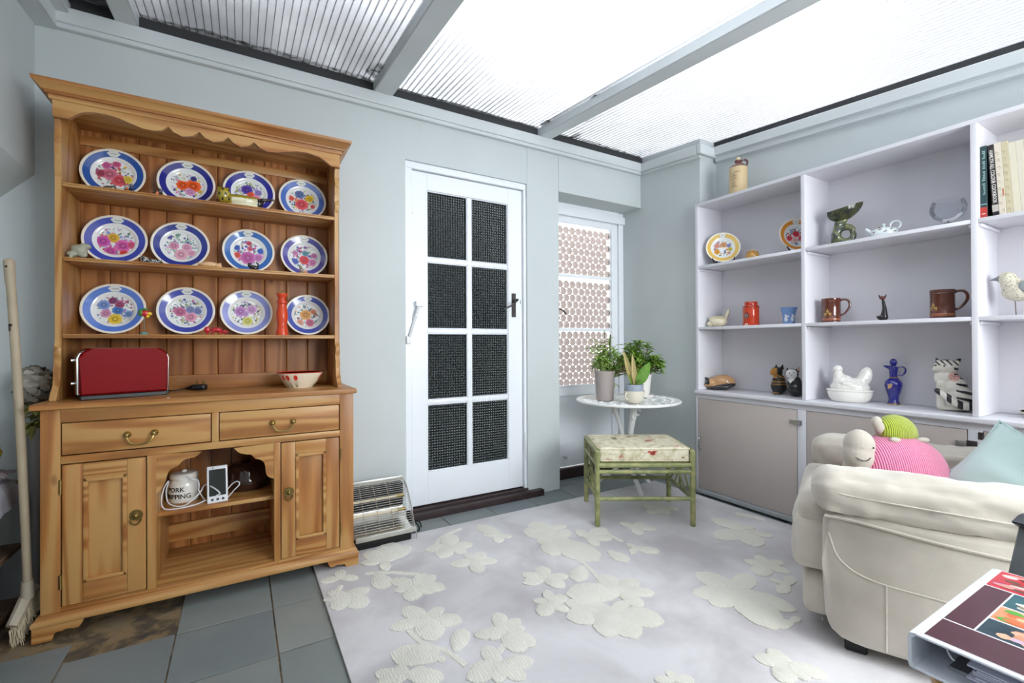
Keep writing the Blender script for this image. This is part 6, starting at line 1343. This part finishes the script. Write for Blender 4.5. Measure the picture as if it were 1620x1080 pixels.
for (x0, x1, y0, y1), pl_ in zip(cells, pals):
    rq(x0, x1, y0, y1, pl_[0], .0001)
    for i in range(34):
        m.col = lin(rnd.choice(pl_[1:])); cx, cy = rnd.uniform(x0+.008, x1-.008), rnd.uniform(y0+.012, y1-.012); a, b = rnd.uniform(.004, .008), rnd.uniform(.006, .014)
        m.poly([(min(x1, max(x0, cx+a*math.cos(q*PI/5)*rnd.uniform(.7, 1.1))), min(y1, max(y0, cy+b*math.sin(q*PI/5))), z+.0002+.00001*i) for q in range(10)])
m.build('photo_cover_print', PRINT, bi)
# grey case standing behind the binder
t = thing('grey_case', 'dark grey upright case with a black corner at the right edge behind the binder', 'case', (1.222, .195, .6045), math.radians(-12))
m = MB(); m.prism([(-.115, .0), (.16, .0), (.16, .112), (.0, .112), (-.075, .106), (-.112, .02)], 1, 0, .030, .003); m.build('shell', plain('charcoal_plastic', '#5d6164', .5, bump=(60, .1, .002)), t)
m = MB(); m.prism([(-.095, .106), (-.07, .092), (.02, .103), (.02, .119), (-.07, .117)], 1, -.004, .034, .003); m.build('corner_cap', plain('blue_black_plastic', '#131a26', .35), t)

# ================================================================== LEFT EDGE: SHELF UNIT, CLOTHS, BROOM, DRIED FLOWERS
su = thing('low_shelf_unit', 'brown wooden low open shelf unit at the left edge behind the broom', 'shelf unit', (-.81, 2.0, 0), world=True)
OLDW = [plain('old_brown_wood', '#7d6350', .6, var=.3, varscale=14, bump=(30, .1, .002))][0]
for z in (.045, .255, .50): m = MB(); m.box(-.915, -.735, 1.45, 2.52, z-.022, z, .003); m.build('shelf_board', OLDW, su)
for y in (1.45, 2.30): m = MB(); m.box(-.915, -.745, y, y+.022, 0, .50, .002); m.build('upright', OLDW, su)
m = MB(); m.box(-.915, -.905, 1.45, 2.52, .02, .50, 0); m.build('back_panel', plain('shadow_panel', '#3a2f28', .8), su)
CLOTH = plain('white_tea_towel', '#dcdde6', .85, bump=(16, .4, .006)); 
def drape(name, label, cat, cx, cy, z, sx, sy, mat, seed, hang=.07, edge=-.73):
    t = thing(name, label, cat, (cx, cy, z)); m = MB(); n = 22; rows = []; r = random.Random(seed)
    for i in range(n+1):
        row = []
        for j in range(n+1):
            u, v = -1+2*i/n, -1+2*j/n; x = u*sx; y = v*sy; q = noise.noise(Vector((u*2.4+seed, v*2.4, 0))); h = .018+.022*abs(q)+.012*noise.noise(Vector((u*6, v*6, seed)))
            X = cx+x; over = X-edge
            if over > 0: x = edge-cx+.006+.01*abs(q); h = h*.4-over*1.1-(.5-v*.5)*.02
            row.append(m.bm.verts.new((x+.006*q, y+.01*q, max(h, .003) if over <= 0 else h)))
        rows.append(row)
    for i in range(n):
        for j in range(n): m.bm.faces.new((rows[i][j], rows[i+1][j], rows[i+1][j+1], rows[i][j+1]))
    m._fin(list(m.bm.verts)); bmesh.ops.solidify(m.bm, geom=list(m.bm.faces), thickness=.002); m.build('fabric', mat, t, 80); return t
drape('tea_towel', 'crumpled white cloth hanging over the edge of the low shelf unit', 'cloth', -.775, 2.33, .502, .115, .10, CLOTH, 3, edge=-.728)
drape('folded_cloth', 'pale pinkish grey folded cloth on the low shelf unit under the yellow bag', 'cloth', -.80, 2.34, .535, .085, .10, plain('pink_grey_cloth', '#bdb3b8', .9, bump=(20, .4, .005)), 8, edge=-.70)
YEL = plain('yellow_plastic_bag', '#b39a1e', .35, bump=(22, .8, .01))
o = organic('yellow_bag', [('e', (0, 0, .05), (.06, .10, .055)), ('e', (-.01, .04, .085), (.045, .05, .04)), ('e', (.0, -.06, .06), (.05, .07, .06))], .005, YEL, (.5, .5, .1), post=lambda c: c+Vector((1, 1, 1))*.008*noise.noise(c*26))
tag(o, 'crumpled yellow bag on top of the cloths at the left edge', 'bag'); move(o, (-.802, 2.335, .583), 0)
# broom
br = thing('broom', 'broom with pale wooden handle and cream head leaning in the corner by the dresser', 'broom', (-.655, 2.26, 0), world=True)
HB, HT = Vector((-.645, 2.262, .155)), Vector((-.692, 2.262, 1.322))
POLE = plain('pale_broom_wood', '#b3a48c', .55, var=.12, varscale=8); CREAM = plain('cream_broom_plastic', '#b5aa97', .5)
d = HT-HB
m = MB(); m.tube([HB+d*k/12+Vector((.004*math.sin(PI*k/12), 0, 0)) for k in range(12)]+[HB+d*.93], .0125, 14); m.build('handle', POLE, br)
m = MB(); m.cone(HB+d*.925, HT-Vector((0, 0, .010)), .0135, .0150, 16); m.ell(HT-Vector((0, 0, .010)), (.015, .015, .011)); m.build('handle_cap', POLE, br)
m = MB(); q = HB+d*.975+Vector((-.004, -.0145, 0)); m.cone(q, q+Vector((0, .002, 0)), .004, .004, 10); m.build('hanging_hole', BLACK, br)
m = MB(); q = HB+d*.795+Vector((-.004, -.0118, 0)); m.box(q.x-.003, q.x+.002, q.y-.002, q.y+.001, q.z-.012, q.z+.012, 0); m.box(q.x-.003, q.x+.006, q.y-.002, q.y+.001, q.z+.004, q.z+.012, 0); m.build('stamp', plain('faded_stamp', '#4a3c34', .7), br)
m = MB(); m.cone(HB-Vector((0, 0, .02)), HB+Vector((-.002, 0, .04)), .020, .016, 16); m.tube(spline([(-.640, 2.305, .150), (-.649, 2.27, .137), (-.658, 2.235, .105), (-.668, 2.205, .070)], 6), lambda u: .020-.006*abs(u-.4), 10); m.build('head', CREAM, br)
m = MB(); rnd = random.Random(6); P = spline([(-.640, 2.310, .14), (-.649, 2.27, .125), (-.657, 2.235, .095), (-.665, 2.21, .066)], 10)
for k in range(300):
    p = P[rnd.randrange(len(P))]+Vector((rnd.uniform(-.010, .014), rnd.uniform(-.008, .008), -.008)); e_ = p+Vector((rnd.uniform(-.004, .018), rnd.uniform(-.02, .02), -rnd.uniform(.045, .065))); e_.z = max(e_.z, .003); m.cone(p, e_, .0013, .0009, 4)
m.build('bristles', plain('cream_bristles', '#cbbfa2', .8), br)['kind'] = 'stuff'
m = MB(); m.tube(spline([(-.598, 2.42, .70), (-.612, 2.42, .64), (-.622, 2.42, .57)], 4), .002, 5); m.build('cord', BLACK, br)
# dried flowers in a tall vase
df = thing('dried_hydrangea', 'bunch of grey dried petals above yellow green leaves in a pale vase beside the dresser', 'dried flowers', (-.692, 2.500, 0), world=True)
m = MB(); m.lathe([(.022, .0), (.026, .004), (.016, .05), (.014, .35), (.024, .66), (.027, .70), (.022, .70)], 20, c=(-.692, 2.500, 0)); m.build('vase', plain('pale_grey_vase', '#9c9c9e', .4), df)
m = MB(); rnd = random.Random(21)
for k in range(230):
    a = rnd.uniform(0, 2*PI); el = rnd.uniform(-1.2, 1.5); r = .074*rnd.uniform(.8, 1.0); c = Vector((-.692+r*math.cos(a)*math.cos(el)*.8, 2.500+r*math.sin(a)*math.cos(el), .862+r*1.05*math.sin(el))); n_ = Vector((math.cos(a)*math.cos(el), math.sin(a)*math.cos(el), math.sin(el))); s = n_.cross(Vector((.3, .2, 1))).normalized(); u = s.cross(n_); m.col = lin(rnd.choice(['#9a968c', '#aaa599', '#857f75', '#b5b0a4'])); P = []
    for i in range(8): q = 2*PI*i/8; P.append(c+s*.017*math.cos(q)+u*.012*math.sin(q)+n_*(.005*math.sin(q*2)))
    m.poly(P)
m.build('petals', MATTE, df)['kind'] = 'stuff'
m = MB()
for k in range(46):
    a = rnd.uniform(0, 2*PI); leaf(m, (-.692, 2.500, rnd.uniform(.70, .79)), (math.cos(a), math.sin(a), rnd.uniform(-.6, .6)), rnd.uniform(.04, .06), .022, .5, n=3)
m.build('foliage', leafmat('dry_green_leaf', '#7d8245', '#a3a35c'), df)['kind'] = 'stuff'
for o in list(bpy.data.objects):
    if '_w' in o: del o['_w']
